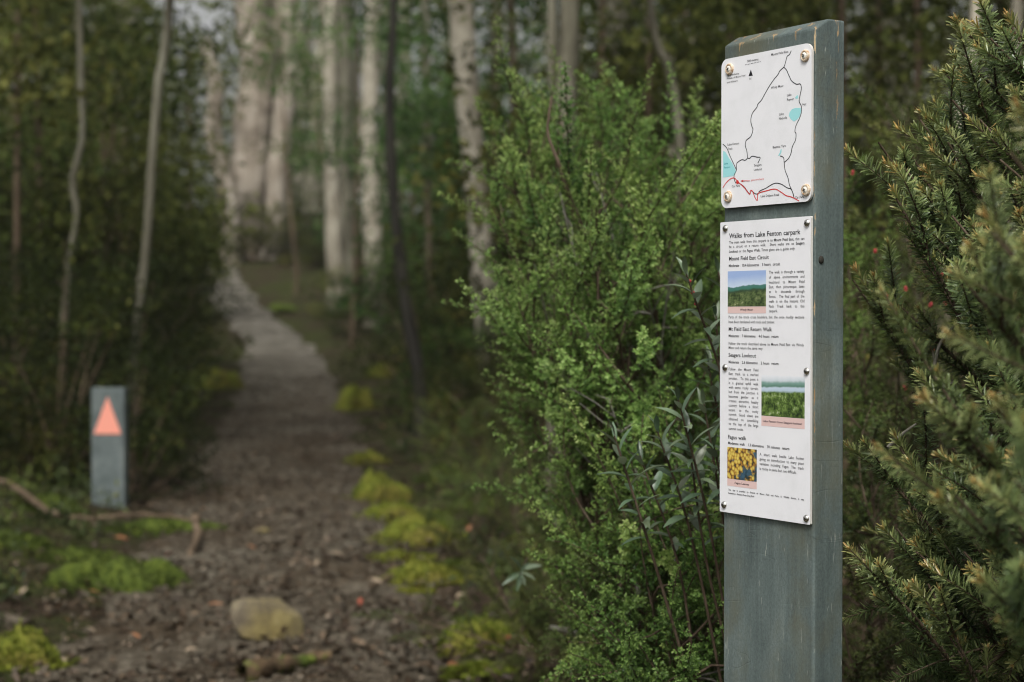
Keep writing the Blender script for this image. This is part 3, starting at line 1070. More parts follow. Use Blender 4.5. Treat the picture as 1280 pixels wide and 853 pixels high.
def recess(r, depth_y):
    m_ = MB()
    for a in (0.5, 0.5 + math.pi / 2):
        c, s = math.cos(a), math.sin(a)
        q = []
        for x, z in ((-r, -r * 0.28), (r, -r * 0.28), (r, r * 0.28), (-r, r * 0.28)):
            q.append((x * c - z * s, -depth_y - (0.00005 if a > 1 else 0), x * s + z * c))
        m_.add(q, [(0, 1, 2, 3)])
    return m_


wash = MB()
wash.add(*lathe([(0.0065, 0.0), (0.0066, 0.0012), (0.0060, 0.0024), (0.0048, 0.0030), (0.0040, 0.0024), (0.0038, 0.0012)], 24))
wash_me = wash.mesh('washer', M['brass'])
cap_ = MB()
cap_.add(*lathe([(0.0040, 0.0008), (0.0038, 0.0022), (0.0028, 0.0031), (0.0012, 0.0036), (0.00001, 0.0037)], 20))
cap_me = cap_.mesh('screw_head', M['cup'])
rec_me = recess(0.0021, 0.0037).mesh('recess', M['slot'], False)
for x, y in ((912.4, 86.7), (1006.9, 70), (910.5, 246), (1008, 237.7)):
    u, z = face_uv(x, y, 0.0046)
    s_ = link('screw', cap_me, map_panel)
    s_.location = (u, FACE, z)
    s_.rotation_euler = (0, random.uniform(0, 6), 0)
    w_ = link('washer', wash_me, map_panel)
    w_.location = (u, FACE, z)
    w_.rotation_euler = (0, random.uniform(0, 6), 0)
    r_ = link('screw_recess', rec_me, map_panel)
    r_.location = (u, FACE, z)
dome = MB()
dome.add(*lathe([(0.0042, 0.0), (0.0042, 0.0006), (0.0037, 0.0016), (0.0024, 0.0025), (0.0010, 0.0029), (0.00001, 0.0030)], 22))
dome_me = dome.mesh('screw', M['chrome'])
rec2_me = recess(0.0017, 0.0031).mesh('recess', M['slot'], False)
for x, y in ((907, 286), (1011.5, 279), (906.7, 459.8), (1010.5, 464.5), (905.3, 631.4), (1009, 648.5)):
    u, z = face_uv(x, y, 0.0046)
    u = min(max(u, 0.0045), PW - 0.0065)
    s_ = link('screw', dome_me, note_panel)
    s_.location = (u, FACE, z)
    r_ = link('screw_recess', rec2_me, note_panel)
    r_.location = (u, FACE, z)
    r_.rotation_euler = (0, random.uniform(0, 6), 0)

# ------------------------------------------------------------------ waymarker
g = on_ground(135, 634)
wm = empty('marker_post', (g[0], g[1], float(H(g[0], g[1])) - 0.03), math.radians(-4))
tag(wm, 'short grey timber marker post with an orange arrow beside the path', 'marker post')
k_px = g[1] / F
MW, MH = 42 * k_px, (634 - 485) * k_px + 0.03
me = bpy.data.meshes.new('timber')
pv, p4, pn = prism([(0, -0.1), (0.07, -0.1), (0.07, MH - 0.002), (0, MH)], -MW / 2, MW / 2)
me.from_pydata(pv, [], p4 + pn)
M['grey_paint'] = noisy_mat('grey_post_paint', [(0.34, (0.070, 0.088, 0.084)), (0.5, (0.118, 0.141, 0.138)), (0.66, (0.17, 0.192, 0.182))], 9, 8, 0.7, 0.2, 0.003)
me.materials.append(M['grey_paint'])
bmx = bmesh.new()
bmx.from_mesh(me)
bmesh.ops.recalc_face_normals(bmx, faces=bmx.faces)
bmx.to_mesh(me)
bmx.free()
add_bevel(link('timber', me, wm), 0.004)
az1, az0 = MH - 12 * k_px, MH - 58 * k_px
aw = 17.5 * k_px
me = bpy.data.meshes.new('arrow')
tri = [(-aw, az0), (aw, az0), (0.25 * k_px, az1), (-0.25 * k_px, az1)]
me.from_pydata([(x, -0.002, z) for x, z in tri] + [(x, -0.005, z) for x, z in tri], [], [(0, 1, 2, 3), (7, 6, 5, 4), (0, 4, 5, 1), (1, 5, 6, 2), (2, 6, 7, 3), (3, 7, 4, 0)])
M['arrow'] = plain_mat('orange_arrow', (0.86, 0.34, 0.25), 0.4)
me.materials.append(M['arrow'])
ar = link('arrow', me, wm)
ar['label'] = 'salmon orange triangle pointing up'

# ------------------------------------------------------------------ growing things
def spray_heath(seed, length=0.15):
    """a fine-leaved spray along +z: short leafy branchlets up a thin axis"""
    r = np.random.default_rng(seed)
    n = int(length / 0.0085)
    t = np.linspace(0.08, 1, n)
    bend = r.normal(0, 0.03, 2)
    axis = np.stack([bend[0] * t ** 2, bend[1] * t ** 2, t * length], -1)
    P_, A_x, S_, T_ = [], [], [], []
    for k in range(n):
        lb = (0.030 * (1 - t[k]) ** 0.8 + 0.007) * r.uniform(0.5, 1.25)
        for j in range(2):
            az = k * 1.57 + j * math.pi + r.normal(0, 0.35)
            d = unit(np.array([math.cos(az), math.sin(az), r.uniform(0.7, 1.2)]))
            m = max(2, int(lb / 0.0036))
            for q in range(m):
                p = axis[k] + d * lb * (q + 0.6) / m
                a2 = r.uniform(0, 6.28)
                for h in (0, math.pi):
                    e = frame_z(d) @ np.array([math.cos(a2 + h) * 0.8, math.sin(a2 + h) * 0.8, 0.6])
                    P_.append(p)
                    A_x.append(e)
                    S_.append(r.uniform(0.0044, 0.0070) * (0.75 if q == m - 1 else 1))
                    T_.append(0.16 + 0.36 * q / m + 0.40 * t[k] + r.normal(0, 0.10))  # young tips paler; inner leaves darkened to paint in shade as well
    P_, A_x = np.array(P_), np.array(A_x)
    nr = np.tile(np.array([0, 0, 1.0]), (len(P_), 1)) + r.normal(0, 0.35, (len(P_), 3))
    return dict(axis=np.vstack([[0, 0, 0], axis]), leaf=scatter(OVAL_V * np.array([1.25, 1, 1.5]), OVAL_P, P_, A_x, nr, S_, np.clip(T_, 0, 1)))


def sprig_needle(seed, length=0.16, nl=0.0155, dens=1.0, bud=True):
    """a needle-leaved sprig along +z, the newest growth at its end"""
    r = np.random.default_rng(seed)
    n = int(length / 0.00068 * dens)
    t = np.sort(r.uniform(0.0, 1.0, n))
    keep = r.random(n) < np.clip(0.35 + 1.3 * t, 0, 1)
    t = t[keep]
    n = len(t)
    b = r.normal(0, 0.10, 2) * length
    pos = np.stack([b[0] * t ** 2, b[1] * t ** 2, t * length], -1)
    az = np.arange(n) * 2.39996 + r.normal(0, 0.3, n)
    near = (1 - t) * length
    ang = np.radians(np.interp(near, [0, 0.006, 0.03, 0.12], [14, 38, 58, 70])) + r.normal(0, 0.14, n)
    ax_ = np.stack([np.sin(ang) * np.cos(az), np.sin(ang) * np.sin(az), np.cos(ang)], -1)
    size = nl * np.interp(near, [0, 0.008, 0.03], [0.55, 0.85, 1.0]) * r.uniform(0.75, 1.15, n)
    tint = np.interp(near, [0, 0.010, 0.035, 0.10], [0.90, 0.76, 0.55, 0.36]) + r.normal(0, 0.09, n)
    tint = np.where(r.random(n) < 0.006, 0.93, tint)
    nr = np.tile([0, 0, 1.0], (n, 1)) + r.normal(0, 0.2, (n, 3))
    leaf = [scatter(NEED_V, NEED_P, pos, ax_, nr, size, np.clip(tint, 0, 0.95))]
    ts = np.linspace(0, 1, 6)
    axis = np.stack([b[0] * ts ** 2, b[1] * ts ** 2, ts * length], -1)
    if bud:
        v = ICO_V * np.array([0.0014, 0.0014, 0.0026]) + axis[-1] + np.array([0, 0, 0.002])
        leaf.append((v, ICO_P, np.full(12, 1.0)))
    return dict(axis=axis, leaf=leaf)


def put(mbl, mbs, sp, p, d, scale=1.0, roll=None, r0=0.0016, dtint=0.0):
    R_ = frame_z(d, random.uniform(0, 6.28) if roll is None else roll) * scale
    lv = sp['leaf']
    for V_, P_, T_ in (lv if isinstance(lv, list) else [lv]):
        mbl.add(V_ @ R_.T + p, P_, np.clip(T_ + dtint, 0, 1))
    a = sp['axis'] @ R_.T + p
    mbs.add(*tube(a, np.linspace(r0, 0.0006, len(a)), 4))


HEATH = [spray_heath(100 + k, random.uniform(0.10, 0.21)) for k in range(12)]


def limb_curve(p0, p1, lift=0.15, n=14, wig=0.015):
    """a stem leaving p0 steeply and arching over to p1"""
    p0, p1 = np.asarray(p0), np.asarray(p1)
    L_ = np.linalg.norm(p1 - p0)
    c1 = p0 + (p1 - p0) * 0.35 + np.array([0, 0, lift * L_]) + rng.normal(0, wig, 3)
    c2 = p0 + (p1 - p0) * 0.75 + np.array([0, 0, lift * 0.7 * L_]) + rng.normal(0, wig, 3)
    return smooth_path([p0, c1, c2, p1], n)


def heath_branch(parent, root, tip, mat, n_spray=9, reach=0.42, stem_r=0.005, sc_=1.0, lift=0.10, dt=0.0):
    o = np.array(parent.location)
    c = limb_curve(root, tip, lift, 16)
    c = c - o
    mbs, mbl = MB(), MB()
    mbs.add(*tube(c, np.linspace(stem_r, 0.0014, len(c)), 5))
    seg = np.linalg.norm(np.diff(c, axis=0), axis=1)
    s = np.concatenate([[0], np.cumsum(seg)])
    end_d = unit(c[-1] - c[-3])
    hs = random.choice(HEATH)
    hd = unit(end_d + [0, 0, 0.25])
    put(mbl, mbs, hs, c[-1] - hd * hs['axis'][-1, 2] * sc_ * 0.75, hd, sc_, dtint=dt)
    for k in range(n_spray):
        f = s[-1] - reach * (k + 0.5) / n_spray * random.uniform(0.7, 1.2)
        f = max(f, s[-1] * 0.25)
        p = np.array([np.interp(f, s, c[:, q]) for q in range(3)])
        d = np.array([np.interp(min(f + 0.03, s[-1]), s, c[:, q]) for q in range(3)]) - p
        az = k * 2.4 + random.uniform(-0.5, 0.5)
        fr = frame_z(unit(d) if np.linalg.norm(d) > 1e-6 else end_d)
        dd = unit(fr @ np.array([math.cos(az) * 0.8, math.sin(az) * 0.8, 0.75]) + np.array([0, 0, 0.35]))
        q = p + dd * random.uniform(0.02, 0.07)
        mbs.add(*tube(np.array([p, (p + q) / 2 + rng.normal(0, 0.004, 3), q]), [0.0022, 0.0019, 0.0016], 4))
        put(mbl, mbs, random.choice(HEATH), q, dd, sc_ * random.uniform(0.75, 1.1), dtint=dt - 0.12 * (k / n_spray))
    b = mbs.build('branch', M['stem'], parent)
    tag(mbl.build('leaves', mat, b, False), kind='stuff')
    return b


# the bright heath shrub just behind the sign post
hr = np.array([0.27, 3.05, 0.0])
hr[2] = float(H(hr[0], hr[1])) - 0.02
heath = empty('heath_shrub', hr)
tag(heath, 'bright green fine-leaved shrub filling the space behind the sign post', 'shrub')
hero = [(618, 262, 2.9), (652, 95, 3.2), (662, 150, 3.1), (700, 92, 3.4), (745, 160, 3.3), (648, 378, 2.7), (655, 398, 2.8), (662, 300, 2.9), (640, 235, 3.1), (690, 200, 3.0), (722, 120, 3.5), (790, 108, 3.4), (775, 180, 2.9), (830, 150, 3.1),
        (870, 190, 3.3), (700, 520, 2.7), (690, 440, 2.75), (720, 300, 2.7), (745, 260, 2.6), (760, 350, 2.55), (800, 270, 2.6), (850, 240, 2.7), (880, 300, 2.8), (705, 380, 2.6), (735, 430, 2.6), (775, 470, 2.5), (715, 480, 2.6), (795, 655, 2.35)]
for px, py, d in hero:
    py = py + max(0, (220 - py)) * 0.45
    heath_branch(heath, hr + rng.normal(0, 0.04, 3) * [1, 1, 0], at(px, py, d), M['heath'], 9, 0.46, sc_=random.uniform(0.85, 1.3), dt=random.uniform(-0.12, 0.16))
k = 0
while k < 28:
    px, py, d = random.uniform(660, 1120), random.uniform(200, 560), random.uniform(2.7, 3.7)
    if py > 430 and px < 720 or (px > 905 and (px < 1050 or py > 420 or py < 170)):
        continue
    heath_branch(heath, hr + rng.normal(0, 0.05, 3) * [1, 1, 0], at(px, py, d), M['heath'], 8, 0.5, sc_=random.uniform(0.8, 1.3), dt=random.uniform(-0.25, 0.08))
    k += 1

for px, py, d in ((700, 240, 2.75), (668, 330, 2.7), (745, 215, 2.8), (800, 330, 2.6), (760, 500, 2.5), (845, 300, 2.7), (720, 560, 2.6)):
    m_ = MB()
    c = limb_curve(hr + rng.normal(0, 0.05, 3) * [1, 1, 0], at(px, py, d), 0.08, 16, 0.03) - hr
    m_.add(*tube(c, np.linspace(0.004, 0.0009, 16), 5))
    for q in range(5):
        i_ = random.randint(8, 14)
        e = c[i_] + unit(c[i_ + 1] - c[i_] + rng.normal(0, 0.03, 3)) * random.uniform(0.04, 0.10)
        m_.add(*tube(np.array([c[i_], (c[i_] + e) / 2 + rng.normal(0, 0.006, 3), e]), [0.0016, 0.0012, 0.0007], 4))
    m_.build('bare_twig', M['dead'], heath)

# lower, duller heath between the post and the path
def low_heath(spots, label, root_px, n_extra, spread, dt=0.0, mat='heath_dull'):
    g_ = on_ground(*root_px)
    r_ = empty('low_heath_shrub', g_)
    tag(r_, label, 'shrub')
    for px, py, d in spots:
        heath_branch(r_, g_ + rng.normal(0, 0.05, 3) * [1, 1, 0], at(px, py, d), M[mat], 6, 0.28, 0.004, 0.9, 0.05, dt)
    for _ in range(n_extra):
        t_ = g_ + np.array([random.gauss(0, spread), random.gauss(0, spread), abs(random.gauss(0.22, 0.12))])
        heath_branch(r_, g_ + rng.normal(0, 0.05, 3) * [1, 1, 0], t_, M[mat], 5, 0.25, 0.004, 0.85, 0.05, dt)
    return r_


low_heath([(668, 575, 3.9), (690, 600, 3.7), (720, 625, 3.6), (672, 640, 3.8), (740, 660, 3.5), (705, 690, 3.6), (765, 640, 3.4)], 'dull olive heath bush low beside the bright shrub', (760, 846), 10, 0.22)
low_heath([(640, 770, 4.0), (665, 760, 3.9), (690, 790, 3.8), (652, 740, 4.1)], 'small sprawling heath bush at the mossy path edge', (690, 840), 8, 0.18)
low_heath([(585, 520, 7.6), (610, 500, 7.4), (640, 520, 7.2), (560, 545, 7.8)], 'soft green heath clump below the pale slender trunk', (620, 610), 14, 0.35)
low_heath([(600, 600, 6.2), (560, 610, 6.4), (640, 590, 6.0)], 'low heath clump beside the yellow moss mounds', (610, 680), 12, 0.28)

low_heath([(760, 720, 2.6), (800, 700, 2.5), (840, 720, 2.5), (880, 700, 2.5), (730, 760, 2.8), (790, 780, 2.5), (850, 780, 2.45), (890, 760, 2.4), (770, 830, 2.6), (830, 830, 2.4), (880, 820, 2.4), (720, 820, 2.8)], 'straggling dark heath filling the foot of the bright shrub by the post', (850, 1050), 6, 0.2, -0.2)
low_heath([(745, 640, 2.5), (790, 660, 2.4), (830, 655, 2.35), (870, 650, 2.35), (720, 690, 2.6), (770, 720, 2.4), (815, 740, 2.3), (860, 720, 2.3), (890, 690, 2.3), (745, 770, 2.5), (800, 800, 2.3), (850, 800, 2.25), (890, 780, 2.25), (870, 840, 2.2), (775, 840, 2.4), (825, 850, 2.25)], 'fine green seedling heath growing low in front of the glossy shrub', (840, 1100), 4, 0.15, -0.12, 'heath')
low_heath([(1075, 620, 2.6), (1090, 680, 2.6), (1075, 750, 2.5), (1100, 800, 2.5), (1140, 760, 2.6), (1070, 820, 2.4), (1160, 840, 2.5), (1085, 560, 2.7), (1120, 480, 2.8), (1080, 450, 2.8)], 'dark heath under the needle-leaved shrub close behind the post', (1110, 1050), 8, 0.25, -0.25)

# glossy lance-leaved shrub against the post
def lance_mesh(seed, w=0.135, curl=0.12, fold=0.35):
    V_, P_ = [], []
    rows = 7
    for a in range(rows):
        t_ = a / (rows - 1)
        ww = w * (math.sin(math.pi * min(1, 0.06 + t_ * 0.97)) ** 0.8) if a else 0.02
        if a == rows - 1:
            ww = 0.006
        zc = -curl * t_ * t_ + 0.03 * math.sin(t_ * 3)
        V_ += [(-ww, t_, zc + ww * fold), (0, t_, zc), (ww, t_, zc + ww * fold)]
        if a:
            q = (a - 1) * 3
            P_ += [(q, q + 1, q + 4, q + 3), (q + 1, q + 2, q + 5, q + 4)]
    m_ = MB()
    m_.add(V_, P_, 0.3 + 0.2 * (seed % 3))
    return m_.mesh('leaf', M['lance'])


LANCE = [lance_mesh(0), lance_mesh(1, 0.12, 0.22, 0.5), lance_mesh(2, 0.15, 0.05, 0.25)]
lr = np.array([0.375, 2.36, 0.0])
lr[2] = float(H(lr[0], lr[1])) - 0.01
lance = empty('glossy_shrub', lr)
tag(lance, 'glossy dark shrub with long pointed leaves and reddish stems touching the post', 'shrub')
n_leaf = 0


def lance_shoot(tip, root, n=18, size=0.042, zone=0.2, d_end=None):
    global n_leaf
    c = limb_curve(root, tip, 0.06, 18, 0.01) - lr
    m_ = MB()
    m_.add(*tube(c[:16], np.linspace(0.0030, 0.0016, 16), 6), 0.5, 0)
    m_.add(*tube(c[15:], np.linspace(0.0016, 0.0011, len(c) - 15), 6), 0.5, 1)
    m_.build('stem', [M['stem'], M['stem']], lance)
    seg = np.linalg.norm(np.diff(c, axis=0), axis=1)
    s = np.concatenate([[0], np.cumsum(seg)])
    for q in range(n):
        if n_leaf >= 300:
            return
        f = s[-1] - zone * (q / n) ** 1.15
        p = np.array([np.interp(f, s, c[:, j]) for j in range(3)])
        a = unit(np.array([np.interp(min(s[-1], f + 0.01), s, c[:, j]) for j in range(3)]) - np.array([np.interp(f - 0.01, s, c[:, j]) for j in range(3)]))
        az = q * 2.4 + random.uniform(-0.4, 0.4)
        ang = math.radians(np.interp(q, [0, 1.5, 4, 10], [10, 32, 52, 70])) + random.uniform(-0.15, 0.15)
        fr = frame_z(a)
        d = fr @ np.array([math.sin(ang) * math.cos(az), math.sin(ang) * math.sin(az), math.cos(ang)])
        nz = unit(a * 0.6 + np.array([0, 0, 0.7]) + rng.normal(0, 0.15, 3))
        nz = unit(nz - np.dot(nz, d) * d)
        sx = np.cross(d, nz)
        sz_ = size * np.interp(q, [0, 2, 5], [0.72, 0.95, 1.0]) * random.uniform(0.8, 1.15)
        o = link('leaf', LANCE[q % 3], lance)
        mat4 = Matrix(((sx[0], d[0], nz[0], p[0]), (sx[1], d[1], nz[1], p[1]), (sx[2], d[2], nz[2], p[2]), (0, 0, 0, 1)))
        o.matrix_local = mat4 @ Matrix.Diagonal((sz_, sz_, sz_, 1))
        n_leaf += 1


for px, py, d, n_ in ((858, 343, 2.08, 18), (848, 500, 2.08, 16), (768, 545, 2.15, 16), (822, 540, 2.12, 17), (880, 505, 2.14, 16), (895, 395, 2.2, 12), (800, 570, 2.2, 15), (862, 560, 2.14, 17), (893, 560, 2.12, 14),
                      (885, 455, 2.22, 14), (650, 720, 2.9, 9), (898, 340, 2.3, 10)):
    t_ = at(px, py, d)
    lance_shoot(t_, lr + np.array([random.gauss(0, 0.03), random.gauss(0, 0.03), 0]) if px > 700 else on_ground(655, 800), n_, 0.037, 0.15)
m_ = MB()
for q in range(3):
    p = at(862 + q * 4, 352 + q * 14, 2.1) - lr
    m_.add(ICO_V * 0.0028 + p, ICO_P)
m_.build('flower_bud', M['red'], lance)

# dead lichen-grey twigs in the bottom of the heath
def twig(name, pts, r0, label, mat='dead', forks=3, cat='twig', group=None):
    pts = np.array(pts)
    b = pts[np.argmin(pts[:, 2])].copy()
    m_ = MB()
    c = smooth_path(pts, len(pts) * 6) + rng.normal(0, r0 * 0.10, (len(pts) * 6, 3))
    m_.add(*tube(c - b, np.linspace(r0, r0 * 0.35, len(c)), 6, 0.08))
    o = m_.build(name, M[mat])
    o.location = b
    for q in range(forks):
        i_ = random.randint(len(c) // 4, len(c) - 3)
        d = unit(unit(c[i_ + 1] - c[i_]) + rng.normal(0, 0.6, 3))
        L_ = random.uniform(0.06, 0.16)
        f_ = MB()
        cc = smooth_path([c[i_], c[i_] + d * L_ * 0.5 + rng.normal(0, 0.01, 3), c[i_] + d * L_ + rng.normal(0, 0.015, 3)], 8)
        f_.add(*tube(cc - b, np.linspace(r0 * 0.55, r0 * 0.2, 8), 5))
        f_.build('fork', M[mat], o)
    tag(o, label, cat, group)
    return o


twig('dead_twig', [at(722, 838, 2.9), at(760, 790, 2.85), at(795, 750, 2.8), at(845, 690, 2.9)], 0.007, 'grey lichened dead branch slanting through the low heath', forks=4)
twig('dead_twig', [at(690, 785, 3.1), at(740, 795, 3.0), at(800, 800, 2.8), at(870, 770, 2.7)], 0.006, 'grey dead twig lying level across the low heath', forks=4)
twig('dead_twig', [at(822, 735, 2.45), at(832, 765, 2.45), at(852, 788, 2.45), at(880, 785, 2.5)], 0.003, 'thin pale twig bent sharply beside the post foot', forks=2)
twig('dead_twig', [at(842, 822, 2.3), at(858, 842, 2.3), at(890, 850, 2.3), at(905, 856, 2.3)], 0.003, 'thin pale twig at the bottom edge near the post', forks=2)
twig('dead_twig', [at(790, 585, 2.6), at(815, 620, 2.6), at(835, 660, 2.6), at(870, 740, 2.7)], 0.004, 'upright dead twig under the glossy leaves', forks=3)
twig('dead_twig', [at(720, 275, 2.75), at(700, 210, 2.7), at(685, 165, 2.72), at(690, 120, 2.75)], 0.0045, 'reddish brown bare twig standing out of the bright shrub', 'stem', forks=0)

# the needle-leaved shrub beside the post
NEED = [sprig_needle(200 + k, L_) for k, L_ in enumerate((0.10, 0.12, 0.14, 0.16, 0.18, 0.20, 0.13, 0.15))]
NEED_S = [sprig_needle(220 + k, L_) for k, L_ in enumerate((0.05, 0.06, 0.075, 0.09))]
nrt = np.array([0.80, 2.05, 0.0])
nrt[2] = float(H(nrt[0], nrt[1])) - 0.02
needle = empty('needle_shrub', nrt)
tag(needle, 'dark needle-leaved shrub with golden tips beside the sign post', 'shrub')


def needle_branch(tip, root, n_side=4, sc_=1.0, lift=0.12, reach=0.34, dt=0.0, grow=None):
    c = limb_curve(root, tip, lift, 18, 0.02)
    if grow is not None:                                # the way the end of the branch points
        L_ = np.linalg.norm(c[-1] - c[0])
        c = smooth_path([c[0], c[7], tip - unit(grow) * min(0.26, L_ * 0.4), tip - unit(grow) * min(0.12, L_ * 0.2), tip], 18)
    c = c - nrt
    s = np.concatenate([[0], np.cumsum(np.linalg.norm(np.diff(c, axis=0), axis=1))])
    mbs, mbl = MB(), MB()
    mbs.add(*tube(c, np.linspace(0.0042, 0.0012, len(c)), 6))
    main = random.choice(NEED)
    ln = main['axis'][-1, 2] * sc_
    d = unit(c[-1] - c[-3])
    put(mbl, mbs, main, c[-1] - d * ln * 0.95, d, sc_, r0=0.002, dtint=dt)
    # older needles further down the stem
    for f in (0.12, 0.22):
        if s[-1] > f + 0.1:
            p = np.array([np.interp(s[-1] - f - 0.05, s, c[:, q]) for q in range(3)])
            p2 = np.array([np.interp(s[-1] - f + 0.05, s, c[:, q]) for q in range(3)])
            put(mbl, mbs, random.choice(NEED), p, unit(p2 - p), sc_ * 0.8, r0=0.002, dtint=dt - 0.22)
    for k in range(n_side):
        f = max(s[-1] - 0.03 - reach * (k + 0.4) / n_side, 0.05)
        p = np.array([np.interp(f, s, c[:, q]) for q in range(3)])
        a = unit(np.array([np.interp(min(f + 0.03, s[-1]), s, c[:, q]) for q in range(3)]) - p + 1e-9)
        az = k * 2.6 + random.uniform(-0.6, 0.6)
        dd = unit(frame_z(a) @ np.array([math.cos(az) * 0.62, math.sin(az) * 0.62, 0.9]) + np.array([-0.05, 0, 0.12]))
        put(mbl, mbs, random.choice(NEED_S if random.random() < 0.55 else NEED), p, dd, sc_ * random.uniform(0.75, 1.0), r0=0.0018, dtint=dt - random.uniform(0, 0.1))
    b = mbs.build('branch', M['stem'], needle)
    tag(mbl.build('needles', M['needle'], b, False), kind='stuff')


def nroot(z=None):
    return nrt + np.array([random.gauss(0, 0.05), random.gauss(0, 0.08), random.uniform(0.15, 0.45) if z is None else z])


# (tip, depth, side sprigs); the ends lean up and towards the post
tips = [(1098, 178, 2.0, 3), (1140, 195, 2.0, 2), (1155, 225, 1.95, 3), (1120, 248, 1.85, 3), (1190, 125, 1.95, 4), (1183, 130, 2.1, 2), (1212, 45, 1.95, 4), (1238, 48, 1.9, 4), (1262, 30, 1.95, 4), (1215, 95, 1.9, 3), (1185, 178, 1.9, 4), (1225, 150, 1.85, 4),
        (1250, 200, 1.7, 4), (1066, 350, 2.15, 3), (1088, 378, 2.2, 3), (1128, 385, 2.1, 3), (1108, 400, 2.15, 2), (1078, 552, 2.0, 4), (1125, 560, 2.0, 4), (1150, 478, 1.75, 4), (1150, 640, 1.95, 3), (1100, 705, 1.9, 3), (1056, 682, 1.82, 3), (1145, 690, 1.85, 3), (1182, 640, 1.9, 3),
        (1170, 310, 1.9, 4), (1190, 270, 1.8, 4), (1205, 330, 1.75, 4), (1215, 430, 1.85, 4), (1240, 470, 1.9, 4), (1190, 560, 1.7, 4), (1165, 600, 1.8, 4), (1215, 545, 1.6, 4), (1250, 590, 1.55, 4), (1260, 660, 1.5, 4),
        (1205, 690, 1.75, 4), (1240, 720, 1.7, 4), (1130, 770, 2.0, 3), (1230, 800, 1.9, 4), (1270, 780, 1.75, 4), (1255, 300, 1.7, 4), (1275, 380, 1.8, 4), (1262, 520, 1.8, 4), (1275, 120, 1.8, 4), (1270, 240, 1.9, 4), (1200, 850, 1.9, 4),
        (1150, 150, 2.05, 3), (1205, 70, 2.0, 4), (1130, 210, 1.95, 3), (1170, 180, 2.0, 4), (1145, 270, 1.95, 4), (1165, 255, 2.0, 4), (1180, 90, 2.15, 3), (1135, 590, 1.9, 4), (1120, 660, 1.95, 4), (1075, 720, 1.95, 3), (1105, 760, 1.9, 4), (1160, 730, 1.8, 4), (1268, 440, 2.1, 4), (1240, 250, 2.2, 4), (1255, 90, 2.2, 4), (1110, 640, 2.3, 3), (1225, 620, 2.2, 4)]
for px, py, d, ns in tips:
    t_ = at(px, py, d)
    g_ = np.array([-0.55 + random.uniform(-0.25, 0.2), random.uniform(-0.3, 0.15), 0.75 + random.uniform(-0.25, 0.25)])
    needle_branch(t_, nroot(min(0.45, max(0.1, t_[2] - 0.35))), ns, random.uniform(1.0, 1.2), 0.10, 0.32, random.uniform(-0.02, 0.12), g_)
# sprays that reach towards the camera
for px, py, d in ((1240, 290, 1.2), (1200, 345, 1.3), (1160, 492, 1.32), (1262, 190, 1.2), (1195, 620, 1.3), (1268, 600, 1.15), (1245, 510, 1.2), (1225, 720, 1.3)):
    needle_branch(at(px, py, d), nroot(0.45), 4, 1.0, 0.12, 0.28, 0.06, np.array([-0.6, -0.35, 0.6]))
for k in range(14):
    px, py, d = random.uniform(1180, 1420), random.uniform(40, 850), random.uniform(1.75, 2.5)
    needle_branch(at(px, py, d), nroot(0.3), 4, 1.0, 0.10, 0.35, random.uniform(-0.12, 0.0), np.array([random.uniform(-0.6, 0.3), random.uniform(-0.3, 0.3), 0.8]))
m_ = MB()
m_.add(*tube(smooth_path([nrt + [0, 0, -0.05], nrt + [0.01, -0.02, 0.2], nrt + [-0.01, 0.02, 0.5]], 10) - nrt, np.linspace(0.022, 0.012, 10), 8, 0.06))
m_.build('trunk', M['stem'], needle)
for pts in ([(1165, 470), (1175, 430), (1195, 405), (1200, 395)], [(1190, 480), (1180, 478), (1170, 460), (1166, 440)], [(1275, 490), (1240, 500), (1205, 505), (1185, 500)], [(1240, 545), (1215, 520), (1190, 475)], [(1110, 560), (1125, 545), (1145, 530)]):
    m_ = MB()
    c = smooth_path([at(x, y, 2.05 + 0.0004 * (x - 1150)) for x, y in pts], 14) - nrt
    m_.add(*tube(c, np.linspace(0.0026, 0.0012, 14), 5))
    m_.build('bare_twig', M['dead'], needle)

# red-flowered shrub further back between post and needle shrub
rr = np.array([0.95, 3.5, 0.0])
rr[2] = float(H(rr[0], rr[1])) - 0.02
redsh = empty('flowering_shrub', rr)
tag(redsh, 'olive shrub dotted with small red flowers behind the needle-leaved shrub', 'shrub')
for k in range(34):
    px, py, d = random.uniform(1050, 1330), random.uniform(130, 800), random.uniform(3.0, 4.0)
    heath_branch(redsh, rr + rng.normal(0, 0.06, 3) * [1, 1, 0], at(px, py, d), M['heath_dull'], 8, 0.45, dt=random.uniform(-0.2, 0.0))
fl_me = None
for px, py in ((1132, 360), (1094, 313), (1108, 369), (1164, 380), (1182, 377), (1178, 343), (1166, 436), (1146, 447), (1131, 484), (1066, 215)):
    if fl_me is None:
        m_ = MB()
        for a in range(6):
            d = np.array([math.cos(a * 1.05) * 0.45, math.sin(a * 1.05) * 0.45, -0.9])
            m_.add(*scatter(OVAL_V * [1.6, 1, 1], OVAL_P, np.zeros((1, 3)), d[None], np.array([[math.cos(a * 1.05), math.sin(a * 1.05), 0.3]]), 0.006, 0.5))
        m_.add(ICO_V * 0.0032, ICO_P)
        fl_me = m_.mesh('flower', M['red'])
    o = link('flower', fl_me, redsh)
    o.location = at(px, py, random.uniform(2.75, 3.0)) - rr
    o.rotation_euler = (random.uniform(-.5, .5), random.uniform(-.5, .5), random.uniform(0, 6))

